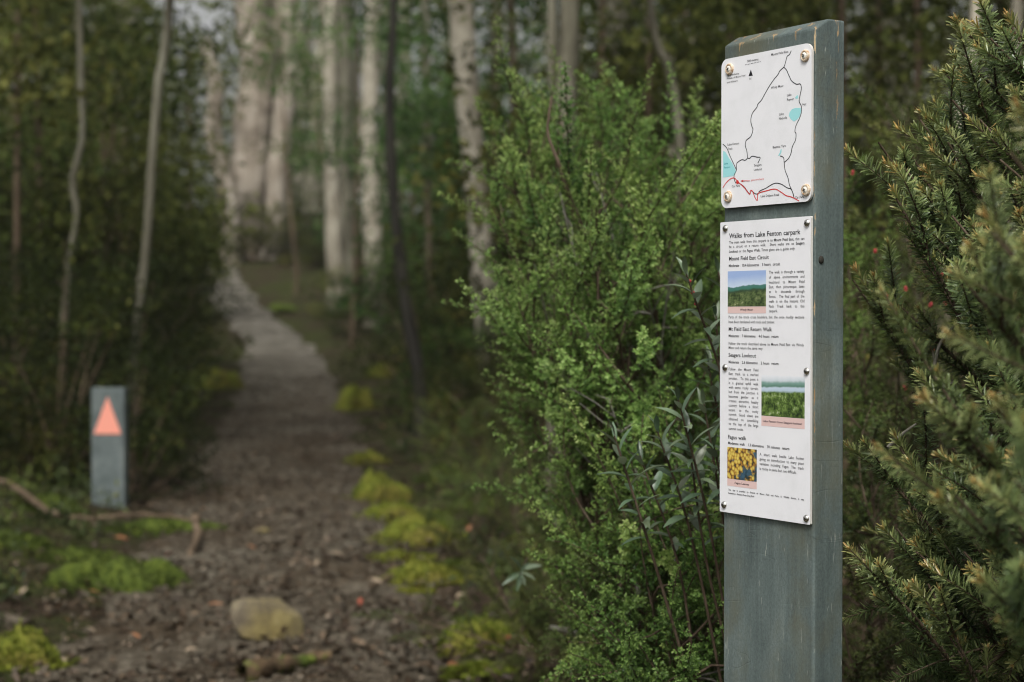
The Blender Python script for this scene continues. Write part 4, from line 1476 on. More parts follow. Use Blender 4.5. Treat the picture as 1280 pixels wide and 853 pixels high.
# ------------------------------------------------------------------ rocks, moss, sticks, leaves on the ground
def rock(px, py, w_px, hgt, dep, label, seed, mat='rock', cat='rock', rz=0.0, sink=0.25):
    g_ = on_ground(px, py)
    w_ = w_px * g_[1] / F / 2
    o = link('rock', rock_mesh('rock', M[mat], seed, (w_, w_ * dep, w_ * hgt)))
    o.location = (g_[0], g_[1] + w_ * dep * 0.6, float(H(g_[0], g_[1])) + w_ * hgt * (1 - 2 * sink) * 0.8)
    o.rotation_euler = (0.05, 0.05, rz)
    return tag(o, label, cat)


rock(333, 807, 116, 0.82, 0.8, 'yellowish lichened angular rock sitting on the path', 3, rz=0.3, sink=0.2)
rock(372, 757, 50, 0.28, 0.7, 'thin flat brown stone lying behind the lichened rock', 5, 'stone')
rock(328, 668, 34, 0.45, 0.8, 'small yellowish stone in the middle of the path', 6)
rock(368, 667, 24, 0.45, 0.8, 'small reddish stone beside the yellowish stone on the path', 8, 'stone')
rock(310, 815, 24, 0.5, 0.8, 'small pale stone just in front of the lichened rock', 9, 'rock')
rock(15, 785, 60, 0.45, 0.6, 'whitish stone half buried in moss at the picture corner', 12, 'stone')
rock(355, 392, 46, 0.5, 0.8, 'dark mossy boulder where the far path bends', 14, 'moss_green')


def moss(px, py, w_px, hgt, dep, label, seed, kind='moss', grp=None):
    g_ = on_ground(px, py)
    w_ = w_px * g_[1] / F / 2 * 1.12
    hgt *= 1.45
    r = np.random.default_rng(seed)
    root = empty('moss_mound', (g_[0], g_[1] + w_ * dep * 0.5, float(H(g_[0], g_[1] + w_ * dep * 0.5)) - 0.01))
    tag(root, label, 'moss', grp)
    V_, P_ = subdiv(*subdiv(ICO2_V, ICO2_P))
    ph = r.uniform(0, 6.28, 8)
    an = np.arctan2(V_[:, 1], V_[:, 0])
    outl = 1 + 0.22 * np.sin(2 * an + ph[0]) + 0.20 * np.sin(3 * an + ph[1]) + 0.12 * np.sin(5 * an + ph[2]) + 0.07 * np.sin(9 * an + ph[3])
    lump = 1 + 0.30 * np.sin(V_[:, 0] * 4 + ph[4]) * np.cos(V_[:, 1] * 5 + ph[5]) + 0.18 * np.sin(V_[:, 0] * 10 + ph[6]) * np.cos(V_[:, 1] * 11 + ph[7]) + r.normal(0, 0.05, len(V_))
    V_ = V_ * np.stack([w_ * outl, w_ * dep * outl, w_ * hgt * lump], -1)
    m_ = MB()
    m_.add(V_, P_)
    cu = m_.build('cushion', M[kind], root)
    n_ = 2200
    q = r.integers(0, len(V_), n_)
    up = V_[q, 2] > -0.02
    p = V_[q][up] * 0.99
    nn = unit(p / np.array([w_, w_ * dep, w_ * hgt]) ** 2)
    ax_ = nn + r.normal(0, 0.45, nn.shape)
    ne = 500                                            # strays round the edge
    ea = r.uniform(0, 6.28, ne)
    er = r.uniform(0.85, 1.45, ne) ** 1.0
    ex = np.stack([np.cos(ea) * er * w_, np.sin(ea) * er * w_ * dep, np.zeros(ne)], -1)
    ex[:, 2] = H(ex[:, 0] + root.location.x, ex[:, 1] + root.location.y) - root.location.z + 0.006
    p = np.concatenate([p, ex])
    ax_ = np.concatenate([ax_, np.array([0, 0, 0.8]) + r.normal(0, 0.6, (ne, 3))])
    nn = np.concatenate([nn, nn[:1].repeat(ne, 0)])
    t_ = MB()
    t_.add(*scatter(KITE_V * [1.6, 1, 1], KITE_P, p, ax_, r.normal(size=nn.shape), r.uniform(0.008, 0.018, len(p)), np.clip(r.normal(0.5, 0.22, len(p)), 0, 1)))
    tag(t_.build('tufts', M['tuft' if kind == 'moss' else 'tuft_green'], cu, False), kind='stuff')
    return root


moss(145, 738, 140, 0.30, 0.65, 'large dark green moss mound in front of the marker post', 1, 'moss_green')
moss(205, 668, 110, 0.2, 0.6, 'low green moss strip under the fallen branch', 2, 'moss_green')
moss(15, 690, 60, 0.5, 0.7, 'green moss tuft where the fallen branch leaves the picture', 3, 'moss_green')
moss(15, 835, 100, 0.5, 0.7, 'yellow-green moss bank in the near corner left of the path', 4)
moss(262, 486, 66, 0.42, 0.8, 'yellow moss mound on the far left edge of the path', 5)
moss(470, 628, 62, 0.62, 0.8, 'yellowish moss mound halfway along the right path edge', 6)
moss(520, 680, 84, 0.45, 0.8, 'brightest green moss mound on the right path edge', 7)
moss(532, 732, 78, 0.4, 0.8, 'dull green moss mound nearer than the brightest one', 8)
moss(442, 512, 46, 0.75, 0.8, 'far yellow moss mound beside the dark slender trunk', 9)
moss(602, 810, 108, 0.36, 0.7, 'low bright moss cushion nearest the camera beside the path', 10)
moss(598, 846, 60, 0.3, 0.7, 'pale moss patch at the bottom edge below the bright cushion', 11)
moss(520, 745, 30, 0.3, 0.7, 'tiny brown moss tuft at the path edge', 12)
moss(480, 470, 40, 0.5, 0.8, 'small distant moss patch right of the path', 13)
moss(492, 648, 70, 0.3, 0.8, 'flat yellow moss patch joining the yellowish and brightest mounds', 21)
moss(500, 705, 60, 0.25, 0.8, 'thin moss strip between the brightest and dull mounds', 22)
moss(545, 660, 70, 0.3, 0.8, 'low green moss sheet behind the brightest mound', 23, 'moss_green')
moss(455, 580, 40, 0.4, 0.8, 'small yellow moss patch above the yellowish mound', 24)
moss(575, 715, 60, 0.25, 0.8, 'dark moss sheet under sticks right of the dull mound', 25, 'moss_green')
moss(95, 705, 90, 0.22, 0.7, 'low dark moss apron behind the large moss mound', 26, 'moss_green')
moss(560, 600, 60, 0.4, 0.8, 'dull moss patch under the low heath', 14, 'moss_green')
moss(600, 640, 70, 0.4, 0.8, 'mossy hummock between heath clumps right of the path', 15, 'moss_green')
moss(60, 640, 60, 0.4, 0.8, 'dull moss hummock behind the fallen branch', 16, 'moss_green')

# low herbs, moss strands and seedlings: ground cover off the path
r_ = np.random.default_rng(77)
cl_p, cl_a, cl_t, cl_s = [], [], [], []
made = 0
while made < 420:
    y = math.exp(r_.uniform(math.log(4.6), math.log(17)))
    x = r_.uniform(-0.33, 0.16) * y
    off = x - float(path_x(y))
    if abs(off) < 0.72 + 0.15 * r_.random() or (off < 0 and y < 8.6 and r_.random() < 0.6):
        continue
    made += 1
    nn_ = int(r_.integers(25, 70))
    rad = r_.uniform(0.05, 0.16)
    q = r_.normal(0, 1, (nn_, 2)) * rad * 0.6
    h_ = np.abs(r_.normal(0.03, 0.045, nn_)) * r_.uniform(0.5, 1.6)
    px_, py_ = x + q[:, 0], y + q[:, 1]
    cl_p.append(np.stack([px_, py_, H(px_, py_) + h_], -1))
    cl_a.append(np.stack([r_.normal(0, 0.7, nn_), r_.normal(0, 0.7, nn_), np.full(nn_, 0.7)], -1))
    cl_t.append(np.clip(r_.normal(r_.uniform(0.1, 0.8), 0.14, nn_), 0, 1))
    cl_s.append(r_.uniform(0.018, 0.042, nn_))
P_ = np.concatenate(cl_p)
mb = MB()
mb.add(*scatter(OVAL_V * [1.0, 1, 1.5], OVAL_P, P_, np.concatenate(cl_a), r_.normal(0, 0.4, P_.shape) + [0, 0, 1.0], np.concatenate(cl_s), np.concatenate(cl_t)))
tag(mb.build('undergrowth', M['undergrowth'], None, False), 'low green herbs and seedlings over the forest floor beside the path', 'undergrowth', kind='stuff')

# fallen branch beside the marker
fb = [np.array(on_ground(*p)) + [0, 0, h_] for p, h_ in (((-40, 620), 0.10), ((10, 628), 0.09), ((60, 655), 0.06), ((110, 672), 0.08), ((170, 680), 0.12), ((242, 680), 0.10))]
o = twig('fallen_branch', fb, 0.019, 'grey brown fallen branch lying in front of the marker post', 'bark_brown', 2, 'branch')
st = [np.array(on_ground(*p)) + [0, 0, h_] for p, h_ in (((244, 680), 0.11), ((247, 690), 0.07), ((238, 700), 0.02), ((232, 716), 0.0))]
twig('fallen_branch', st, 0.020, 'short curved stick end pointing down to the path edge', 'bark_brown', 0, 'branch')
lg = [np.array(on_ground(*p)) + [0, 0, 0.03] for p in ((300, 862), (345, 848), (385, 838), (412, 834))]
twig('mossy_log', lg, 0.035, 'short mossy log at the bottom edge of the path', 'mossy_bark', 0, 'log')
for k, (a, b, lab) in enumerate((((640, 800), (668, 822), 'reddish stick lying beside the bright moss cushion'), ((455, 745), (560, 700), 'thin dark stick lying from the moss mound to the path'), ((690, 845), (640, 815), 'dark brown stick among leaves below the heath'))):
    twig('fallen_stick', [on_ground(*a) + [0, 0, 0.02], (np.array(on_ground(*a)) + on_ground(*b)) / 2 + [0, 0, 0.03], on_ground(*b) + [0, 0, 0.02]], 0.009, lab, 'bark_brown', 0, 'stick')

leaf_mb = MB()
lv = lance_mesh(0, 0.2, 0.1, 0.3)
LEAF_ME = {}
for mt in ('orange_leaf', 'pale_leaf', 'red_leaf'):
    me = lv.copy()
    me.materials.clear()
    me.materials.append(M[mt])
    LEAF_ME[mt] = me
GL = {'orange_leaf': ('orange fallen leaf lying on the leaf litter', 'orange fallen leaves'), 'pale_leaf': ('pale dry fallen leaf lying on the leaf litter', 'pale fallen leaves'), 'red_leaf': ('dark red fallen leaf lying on the leaf litter', 'red fallen leaves')}
spots = [(127, 757, 'orange_leaf'), (125, 768, 'orange_leaf'), (72, 775, 'orange_leaf'), (88, 793, 'orange_leaf'), (175, 815, 'orange_leaf'), (118, 806, 'pale_leaf'), (140, 806, 'pale_leaf'), (178, 715, 'pale_leaf'), (160, 687, 'orange_leaf'), (207, 708, 'red_leaf'),
         (512, 822, 'orange_leaf'), (487, 820, 'pale_leaf'), (520, 750, 'orange_leaf'), (478, 743, 'pale_leaf'), (570, 762, 'pale_leaf'), (630, 812, 'red_leaf'), (652, 802, 'orange_leaf'), (585, 675, 'orange_leaf'), (595, 548, 'orange_leaf'), (480, 540, 'orange_leaf'),
         (575, 850, 'orange_leaf'), (428, 706, 'pale_leaf'), (615, 835, 'pale_leaf'), (248, 762, 'pale_leaf'), (75, 725, 'pale_leaf'), (25, 757, 'pale_leaf'), (320, 698, 'orange_leaf'), (395, 720, 'pale_leaf'), (450, 770, 'red_leaf'), (280, 770, 'orange_leaf'), (230, 830, 'pale_leaf'), (80, 845, 'pale_leaf')]
for px, py, mt in spots:
    g_ = on_ground(px, py)
    o = link('fallen_leaf', LEAF_ME[mt])
    s = random.uniform(0.035, 0.065)
    o.location = (g_[0], g_[1], float(H(g_[0], g_[1])) + 0.035)
    o.scale = (s, s, s)
    o.rotation_euler = (random.uniform(0.1, 0.6), random.uniform(-0.4, 0.4), random.uniform(0, 6.28))
    tag(o, GL[mt][0], 'leaf', GL[mt][1])

# ------------------------------------------------------------------ the wood
def leaf_cloud(seed, clumps, per, leaf, flat=0.55, outer=0.5):
    """leaves in clumps [(centre, radius)]"""
    r = np.random.default_rng(seed)
    Ps, T_ = [], []
    for c, R_ in clumps:
        n_ = int(per * R_ * R_)
        d = unit(r.normal(size=(n_, 3)))
        rad = R_ * r.uniform(0.25, 1.0, n_) ** outer
        Ps.append(np.asarray(c) + d * rad[:, None] * np.array([1, 1, flat]))
        T_.append(r.normal(r.uniform(0.12, 0.78), 0.15, n_))
    P_ = np.concatenate(Ps)
    n_ = len(P_)
    ax_ = unit(r.normal(size=(n_, 3)) + np.array([0, 0, -0.25]))
    nr_ = unit(r.normal(size=(n_, 3)) * 0.8 + np.array([0, 0, 0.7]))
    return scatter(KITE_V * [1.3, 1, 1.4], KITE_P, P_, ax_, nr_, leaf * r.uniform(0.6, 1.3, n_), np.clip(np.concatenate(T_), 0, 1))


def crown_mesh(seed, mat, height, radius, n_cl, per, leaf, cr=(0.25, 0.5)):
    r = np.random.default_rng(seed)
    cl = []
    for k in range(n_cl):
        a, h_ = r.uniform(0, 6.28), r.uniform(0, 1)
        rr_ = radius * math.sqrt(r.uniform(0.02, 1)) * (math.sin(math.pi * (0.15 + 0.8 * h_)) ** 0.7)
        cl.append((np.array([math.cos(a) * rr_, math.sin(a) * rr_, h_ * height]), radius * r.uniform(*cr)))
    m_ = MB()
    m_.add(*leaf_cloud(seed + 1, cl, per, leaf))
    return m_.mesh('crown', mat, False)


def shrub_proto(seed, mat, height, radius, n_cl, per, leaf):
    """stems and foliage of one understory bush, foot at the origin"""
    r = np.random.default_rng(seed)
    cl, ms = [], MB()
    for k in range(n_cl):
        a, h_ = r.uniform(0, 6.28), r.uniform(0.08, 1)
        rr_ = radius * math.sqrt(r.uniform(0.02, 1)) * (1 - 0.45 * h_)
        c = np.array([math.cos(a) * rr_, math.sin(a) * rr_, h_ * height])
        cl.append((c, radius * r.uniform(0.22, 0.42)))
        if k % 2 == 0:
            ms.add(*tube(smooth_path([r.normal(0, 0.04, 3) * [1, 1, 0], c * [0.4, 0.4, 0.5] + r.normal(0, 0.05, 3), c], 7), np.linspace(0.018, 0.005, 7), 5))
    ml = MB()
    ml.add(*leaf_cloud(seed + 5, cl, per, leaf, 0.7, 0.6))
    return ms.mesh('stems', M['bark_brown']), ml.mesh('foliage', mat, False)


PROTO = {
    'dark': [shrub_proto(300 + k, M['dark_leaf'], h_, r_, 26, 1500, 0.055) for k, (h_, r_) in enumerate(((1.6, 0.9), (2.2, 1.0), (1.2, 0.8)))],
    'olive': [shrub_proto(320 + k, M['olive_leaf'], h_, r_, 24, 1300, 0.06) for k, (h_, r_) in enumerate(((1.8, 0.9), (2.6, 1.0)))],
    'green': [shrub_proto(340 + k, M['green_leaf'], h_, r_, 22, 1300, 0.06) for k, (h_, r_) in enumerate(((1.5, 0.8), (2.0, 0.8)))],
}
LAB = {
    ('dark', 'L'): ('dark brown-green bush in the thicket left of the path', 'dark thicket bushes left of the path'),
    ('olive', 'L'): ('olive leaved bush in the thicket left of the path', 'olive bushes left of the path'),
    ('green', 'L'): ('fresh green bush in the thicket left of the path', 'green bushes left of the path'),
    ('dark', 'R'): ('dark brown-green bush in the understory right of the path', 'dark understory bushes right of the path'),
    ('olive', 'R'): ('olive leaved bush in the understory right of the path', 'olive bushes right of the path'),
    ('green', 'R'): ('fresh green bush in the understory right of the path', 'green bushes right of the path'),
}


def bush(x, y, kind, s=1.0, sz_=None, var=None, label=None):
    st, fo = PROTO[kind][random.randrange(len(PROTO[kind])) if var is None else var]
    r_ = empty('understory_bush', (x, y, float(H(x, y)) - 0.05), random.uniform(0, 6.28))
    r_.scale = (s, s, sz_ or s)
    link('stems', st, r_)
    link('foliage', fo, r_)['kind'] = 'stuff'
    lb, gp = LAB[(kind, 'L' if x < path_x(y) else 'R')]
    far = ', near row by the path' if y < 13 else (', middle rows' if y < 24 else ', far rows under the tall trunks')
    lb, gp = lb + far, gp + far
    tag(r_, label or lb, 'bush', None if label else gp)
    return r_


def scatter_bushes(n_, xr, yr, kinds, smin, smax, clear=1.5):
    pts = []
    tries = 0
    while len(pts) < n_ and tries < 4000:
        tries += 1
        y = random.uniform(*yr)
        x = random.uniform(*xr) * y / 10 if xr[2:] == () else 0
        if abs(x - path_x(y)) < clear:
            continue
        if any((x - a) ** 2 + (y - b) ** 2 < 0.45 for a, b in pts):
            continue
        pts.append((x, y))
        s = random.uniform(smin, smax)
        bush(x, y, random.choice(kinds), s, s * random.uniform(0.9, 1.25))


# left thicket, close behind the marker, then deeper
for x, y, kd, s in ((-2.02, 9.0, 'dark', 0.50), (-2.42, 9.1, 'dark', 0.62), (-2.55, 9.05, 'dark', 0.42), (-3.0, 8.9, 'dark', 0.4), (-2.4, 9.5, 'dark', 0.6), (-3.4, 9.0, 'dark', 0.5), (-3.9, 9.6, 'dark', 0.75), (-3.1, 9.7, 'dark', 0.65), (-2.55, 10.6, 'dark', 0.7), (-4.4, 10.8, 'dark', 0.9), (-3.4, 11.2, 'dark', 0.9), (-2.75, 12.2, 'dark', 0.75), (-4.9, 12.5, 'olive', 1.0), (-3.9, 12.8, 'dark', 1.1), (-3.3, 13.8, 'dark', 0.9), (-5.2, 9.8, 'olive', 0.8), (-3.5, 15.5, 'dark', 0.9), (-4.6, 15.2, 'dark', 1.2)):
    bush(x, y, kd, s, s * random.uniform(0.9, 1.15))
scatter_bushes(16, (-4.2, -1.9), (13, 24), ('dark', 'dark', 'olive'), 0.9, 1.4, 1.5)
scatter_bushes(20, (-4.0, -1.2), (22, 40), ('olive', 'dark', 'olive', 'green'), 1.1, 1.9, 1.7)
# right of the path
for x, y, kd, s in ((-0.35, 13.6, 'dark', 0.7), (0.35, 13.2, 'dark', 0.9), (0.9, 12.0, 'dark', 0.8), (-0.75, 14.8, 'dark', 0.8), (-0.42, 13.0, 'green', 0.62), (-0.2, 16.5, 'dark', 1.1), (1.2, 9.5, 'dark', 0.8), (0.75, 8.6, 'dark', 0.6), (1.6, 8.0, 'olive', 0.8), (2.2, 7.0, 'olive', 0.9), (1.5, 6.2, 'dark', 0.7), (2.9, 8.5, 'olive', 1.0), (1.0, 5.4, 'dark', 0.5), (-0.1, 11.2, 'dark', 0.5), (-0.30, 11.9, 'dark', 0.55), (0.3, 10.2, 'dark', 0.5), (0.15, 11.9, 'dark', 0.6), (0.0, 12.4, 'green', 0.5), (0.55, 9.4, 'green', 0.42), (0.2, 8.6, 'dark', 0.32)):
    bush(x, y, kd, s, s * random.uniform(0.9, 1.15))
scatter_bushes(20, (-0.7, 4.0), (14, 24), ('dark', 'dark', 'green'), 0.9, 1.4, 1.8)
scatter_bushes(26, (-1.0, 4.0), (22, 42), ('dark', 'olive', 'green', 'dark'), 1.1, 2.0, 1.9)
bush(-5.0, 37.6, 'dark', 0.9, 0.8, 0, 'dark bush at the end of the path below the great pale trunk')
bush(-4.3, 37.9, 'dark', 0.9, 0.9, 1, 'dark bush hiding the foot of the great gum beside the path end')
bush(-3.4, 37.0, 'dark', 1.0, 0.8, 0, 'dark bush on the far bank between the great gum and the pale group')
bush(-5.75, 38.0, 'dark', 0.9, 0.85, 0, 'dark bush straight above the last of the path')
bush(-6.5, 38.4, 'dark', 0.95, 0.8, 1, 'dark bush where the path disappears to the left')
bush(-7.3, 38.0, 'dark', 1.0, 0.8, 0, 'dark bush on the outer side of the far path bend')
bush(-2.45, 26.6, 'dark', 0.7, 0.55, 0, 'dark bush at the foot of the pale group nearest the path')
bush(-1.9, 26.8, 'dark', 0.8, 0.6, 1, 'dark bush at the foot of the brightest pale trunk')
bush(-2.9, 29.0, 'olive', 0.7, 0.5, 0, 'low olive bush between the path and the pale group')
bush(-4.2, 36.5, 'dark', 0.9, 0.7, 2, 'low dark bush on the inside of the far path bend')

GUM = [crown_mesh(400 + k, M['gum_leaf'], h_, r_, 30, 150, 0.115, (0.22, 0.42)) for k, (h_, r_) in enumerate(((4.5, 2.3), (6.0, 2.6), (3.5, 2.0)))]
UND = [crown_mesh(420 + k, M['olive_leaf'], h_, r_, 26, 420, 0.085, (0.22, 0.45)) for k, (h_, r_) in enumerate(((3.2, 1.3), (4.0, 1.5)))]
UGR = [crown_mesh(440 + k, M['green_leaf'], h_, r_, 26, 420, 0.085, (0.22, 0.45)) for k, (h_, r_) in enumerate(((3.0, 1.2), (3.8, 1.5)))]


def tree(stems, label, bark, crowns=(), group=None, name='gum_tree', limbs=0, root=None, wob_=0.05):
    """stems: [([points from the foot up], r_foot, r_top)], in world metres; crowns: [(mesh, (x,y,z), scale)]"""
    f0 = np.array(stems[0][0][0]) if root is None else np.array(root)
    f0 = np.array([f0[0], f0[1], float(H(f0[0], f0[1])) - 0.05])
    r_ = empty(name, f0)
    for pts, ra, rb in stems:
        pts = np.array(pts, float)
        n_ = max(12, int(np.linalg.norm(pts[-1] - pts[0]) / 0.25))
        c = smooth_path(pts, n_)
        t_ = np.linspace(0, 1, n_)
        rad = ra + (rb - ra) * t_
        rad = rad * (1 + 0.35 * np.exp(-t_ * 14)) * (1 + 0.05 * np.sin(t_ * 37 + ra * 100))
        m_ = MB()
        m_.add(*tube(c - f0, rad, 10, wob_))
        tr = m_.build('trunk', M[bark], r_)
        for k in range(limbs):
            i_ = int(n_ * random.uniform(0.45, 0.95))
            a = random.uniform(0, 6.28)
            L_ = random.uniform(0.5, 1.1)
            e = c[i_] + np.array([math.cos(a) * L_, math.sin(a) * L_, L_ * random.uniform(0.3, 0.9)])
            lm = MB()
            cc = smooth_path([c[i_], (c[i_] + e) / 2 + [0, 0, 0.12], e], 8)
            lm.add(*tube(cc - f0, np.linspace(min(rad[i_] * 0.4, 0.03), 0.006, 8), 6))
            lm.build('limb', M[bark], tr)
    for me_, loc, s in crowns:
        c_ = link('crown', me_, r_)
        c_.location = np.array(loc) - f0
        c_.scale = (s, s, s)
        c_.rotation_euler = (0, 0, random.uniform(0, 6.28))
        c_['kind'] = 'stuff'
    tag(r_, label, 'tree', group)
    return r_


def trunk_px(pts, d, w_foot, w_top, top=None):
    """surveyed trunk: bearings from the foot up at depth d, widths in picture pixels; runs down to the ground and up to the crown"""
    p = [at(x, y, d) for x, y in pts]
    f = p[0].copy()
    f[2] = float(H(f[0], f[1])) - 0.1
    if p[0][2] - f[2] > 0.3:
        p = [f] + p
    else:
        p[0][2] = f[2]
    if top:
        e = p[-1] + (p[-1] - p[-2]) / max(p[-1][2] - p[-2][2], 0.1) * 0.4 * (top - p[-1][2])
        e[2] = top
        p.append(e)
    return (p, w_foot * d / F / 2, w_top * d / F / 2)


def top_of(st):
    return np.array(st[0][-1])


s1 = trunk_px([(618, 520), (612, 430), (602, 300), (592, 200), (583, 100), (577, 0)], 13, 34, 30, 7.5)
tree([s1], 'slender pale trunk standing alone right of the path', 'bark_pale', [(GUM[0], top_of(s1) - [0, 0, 1.5], 0.8)], limbs=0)
s2 = trunk_px([(529, 545), (524, 470), (510, 400), (497, 300), (489, 200), (487, 100), (492, 0)], 12.6, 18, 10, 6.5)
tree([s2], 'dark slender leaning trunk beside the right path edge', 'bark_dark', [(UND[0], top_of(s2) - [0, 0, 1.5], 0.9)], limbs=0)
s3 = trunk_px([(166, 470), (174, 380), (184, 300), (190, 200), (199, 100), (212, 0)], 9.5, 12, 11, 4.8)
tree([s3], 'thin pale grey leaning trunk in the thicket left of the path', 'bark_grey', [(UND[1], top_of(s3) - [0.3, -0.6, 0.9], 0.7)], limbs=0)
s4 = trunk_px([(80, 420), (84, 340), (96, 270), (90, 225), (103, 170), (100, 60)], 9.7, 9, 7, 4.6)
tree([s4], 'crooked thin stem among the thicket near the picture edge', 'bark_grey', [(UND[0], top_of(s4) - [0, -0.5, 0.8], 0.7)], limbs=0)
s5 = trunk_px([(300, 300), (308, 240), (317, 160), (323, 80), (314, 0)], 39, 62, 40, 16)
s5b = trunk_px([(345, 310), (346, 230), (354, 150), (362, 60), (357, 0)], 38.5, 28, 24, 14)
s5c = trunk_px([(288, 280), (276, 205), (266, 165), (270, 110), (256, 50)], 38, 26, 18)
s5d = trunk_px([(268, 288), (283, 235), (299, 150), (304, 0)], 38.8, 26, 15, 12)
s5e = trunk_px([(325, 305), (332, 200), (346, 90), (341, 0)], 39.4, 22, 15, 12)
tree([s5, s5b, s5c, s5e], 'great pale many-stemmed gum at the end of the path', 'bark_pink', [(GUM[1], top_of(s5) - [0, 0, 1], 0.7)], limbs=2)
s6 = trunk_px([(419, 345), (416, 250), (412, 150), (414, 0)], 30, 22, 18, 11)
tree([s6], 'pale trunk right of the path end, nearest the great gum', 'bark_pale', [(GUM[2], top_of(s6) - [0, 0, 0.8], 0.6)], limbs=1)
s7 = trunk_px([(436, 330), (433, 250), (433, 150), (430, 0)], 33, 18, 16, 12)
tree([s7], 'pale grey trunk in the middle of the pale group right of the path end', 'bark_grey', [(GUM[0], top_of(s7) - [0, 0, 0.8], 0.6)], limbs=1)
s8 = trunk_px([(468, 340), (463, 250), (461, 170), (465, 60), (466, 0)], 28, 25, 20, 11)
tree([s8], 'brightest pale trunk of the group right of the path end', 'bark_pale', [(GUM[2], top_of(s8) - [0, 0, 0.8], 0.6)], limbs=1)
s9 = trunk_px([(702, 560), (700, 420), (705, 250), (708, 100), (712, 0)], 7.0, 28, 26, 4.6)
s9b = trunk_px([(690, 560), (692, 420), (696, 250), (692, 100), (690, 0)], 7.2, 13, 12, 4.2)
tree([s9, s9b], 'double brown and grey stem rising behind the bright shrub', 'bark_grey', [(UGR[0], top_of(s9) - [0, 0, 1.0], 0.8)], limbs=1)
s10 = trunk_px([(778, 420), (775, 300), (772, 130), (768, 0)], 14, 62, 54, 8)
tree([s10], 'thick grey trunk behind the bright shrub near the post', 'bark_grey', [(GUM[1], top_of(s10) - [0, 0, 2], 1.0)], limbs=2)
s11 = trunk_px([(1180, 330), (1195, 200), (1208, 90), (1220, 10)], 7, 15, 13, 4.2)
tree([s11], 'thin white leaning stem above the needle-leaved shrub', 'bark_pale', [(UND[0], top_of(s11) - [0, 0, 0.9], 0.7)], limbs=0)
s12 = trunk_px([(1262, 330), (1266, 200), (1269, 60), (1272, 0)], 8, 14, 12, 4.6)
tree([s12], 'thin white upright stem at the picture edge above the needle-leaved shrub', 'bark_pale', [(UND[1], top_of(s12) - [0, 0, 0.9], 0.7)], limbs=0)
s13 = trunk_px([(535, 300), (533, 150), (531, 0)], 26, 15, 13, 9)
tree([s13], 'faint grey trunk between the pale group and the slender trunk', 'bark_grey', [(GUM[0], top_of(s13) - [0, 0, 1.5], 0.9)], limbs=1)
s14 = trunk_px([(845, 300), (850, 180), (835, 80), (812, 0)], 8, 14, 10, 4.5)
tree([s14], 'lichened crooked stem leaning behind the post top', 'bark_grey', [(UND[0], top_of(s14) - [0, 0, 0.9], 0.7)], limbs=0)

for px, py, d, sc_, lb in ((350, 60, 33, 0.42, 'dark leafy sapling crown in front of the great gum'), (395, 150, 30, 0.5, 'leafy sapling between the great gum and the pale group')):
    st = trunk_px([(px + 20, 330), (px + 8, 200), (px, py)], d, 5, 3)
    tree([st], lb, 'bark_brown', [(UND[0], top_of(st) - [0, 0, 1.6 * sc_], sc_)], None, 'sapling')

# other trees of the wood: placed by hand-picked bearing and depth
def zone_of(px):
    for lim, a, b in ((250, 'deep in the thicket left of the path', 0), (520, 'around the pale trunks at the end of the path', 0), (720, 'between the slender pale trunk and the bright shrub', 0), (1050, 'directly behind the sign post and bright shrub', 0), (9999, 'above and behind the needle-leaved shrub', 0)):
        if px < lim:
            return a, b


wood = [(150, 24, 'bark_grey'), (-40, 26, 'bark_brown'), (60, 34, 'bark_pale'), (120, 40, 'bark_grey'), (560, 36, 'bark_grey'), (655, 33, 'bark_grey'),
        (820, 27, 'bark_pale'), (870, 18, 'bark_grey'), (930, 24, 'bark_brown'), (1000, 16, 'bark_grey'), (1090, 20, 'bark_grey'), (1140, 15, 'bark_grey'), (1120, 30, 'bark_pale'), (1245, 18, 'bark_pale'), (1330, 22, 'bark_grey'), (180, 46, 'bark_grey'), (440, 52, 'bark_grey'), (700, 40, 'bark_pale'), (900, 38, 'bark_pale'), (1040, 36, 'bark_grey'), (1200, 34, 'bark_grey')]
for k, (px, d, bk) in enumerate(wood):
    h_ = random.uniform(7, 11) * (0.6 + d / 60)
    lean = random.uniform(-25, 25)
    st = trunk_px([(px, 330), (px + lean * 0.4 + random.uniform(-6, 6), 180), (px + lean, 0)], d, random.uniform(14, 22) * 24 / d + 4, 12 * 24 / d + 3, h_)
    tree([st], 'indistinct far trunk ' + zone_of(px)[0], bk, [(random.choice(GUM), top_of(st) - [0, 0, 2.5], random.uniform(0.8, 1.15) * (0.6 if 250 < px < 560 else 1))], 'far trees ' + zone_of(px)[0], limbs=1)

# unseen trees added outside the frame so their crowns shade the near wood
for k, (x, y, z, s_, lb) in enumerate(((-3.4, 6.2, 5.2, 1.0, 'unseen gum added for shade just off the path beyond the picture edge, left of the marker'), (-4.6, 8.6, 6.0, 1.1, 'unseen gum added for shade in the thicket beyond the picture edge behind the marker'), (3.4, 7.4, 5.4, 1.0, 'unseen gum added for shade beyond the picture edge past the needle-leaved shrub'), (4.9, 11.5, 7.0, 1.1, 'tall unseen gum added for shade beyond the picture edge deep behind the needle-leaved shrub'), (-5.6, 12.5, 7.5, 1.2, 'tall unseen gum added for shade beyond the picture edge deep in the thicket'))):
    zb = float(H(x, y))
    cx = x * 0.55
    st = ([(x, y, zb - 0.1), (x * 0.97, y, zb + z * 0.4), (x * 0.9, y - 0.1, zb + z * 0.75), (cx, y - 0.2, zb + z * 1.15)], 0.13, 0.06)
    tree([st], lb, 'bark_grey', [(GUM[k % 3], (cx, y - 0.2, zb + z - 0.3), s_)], None, 'gum_tree', 0)

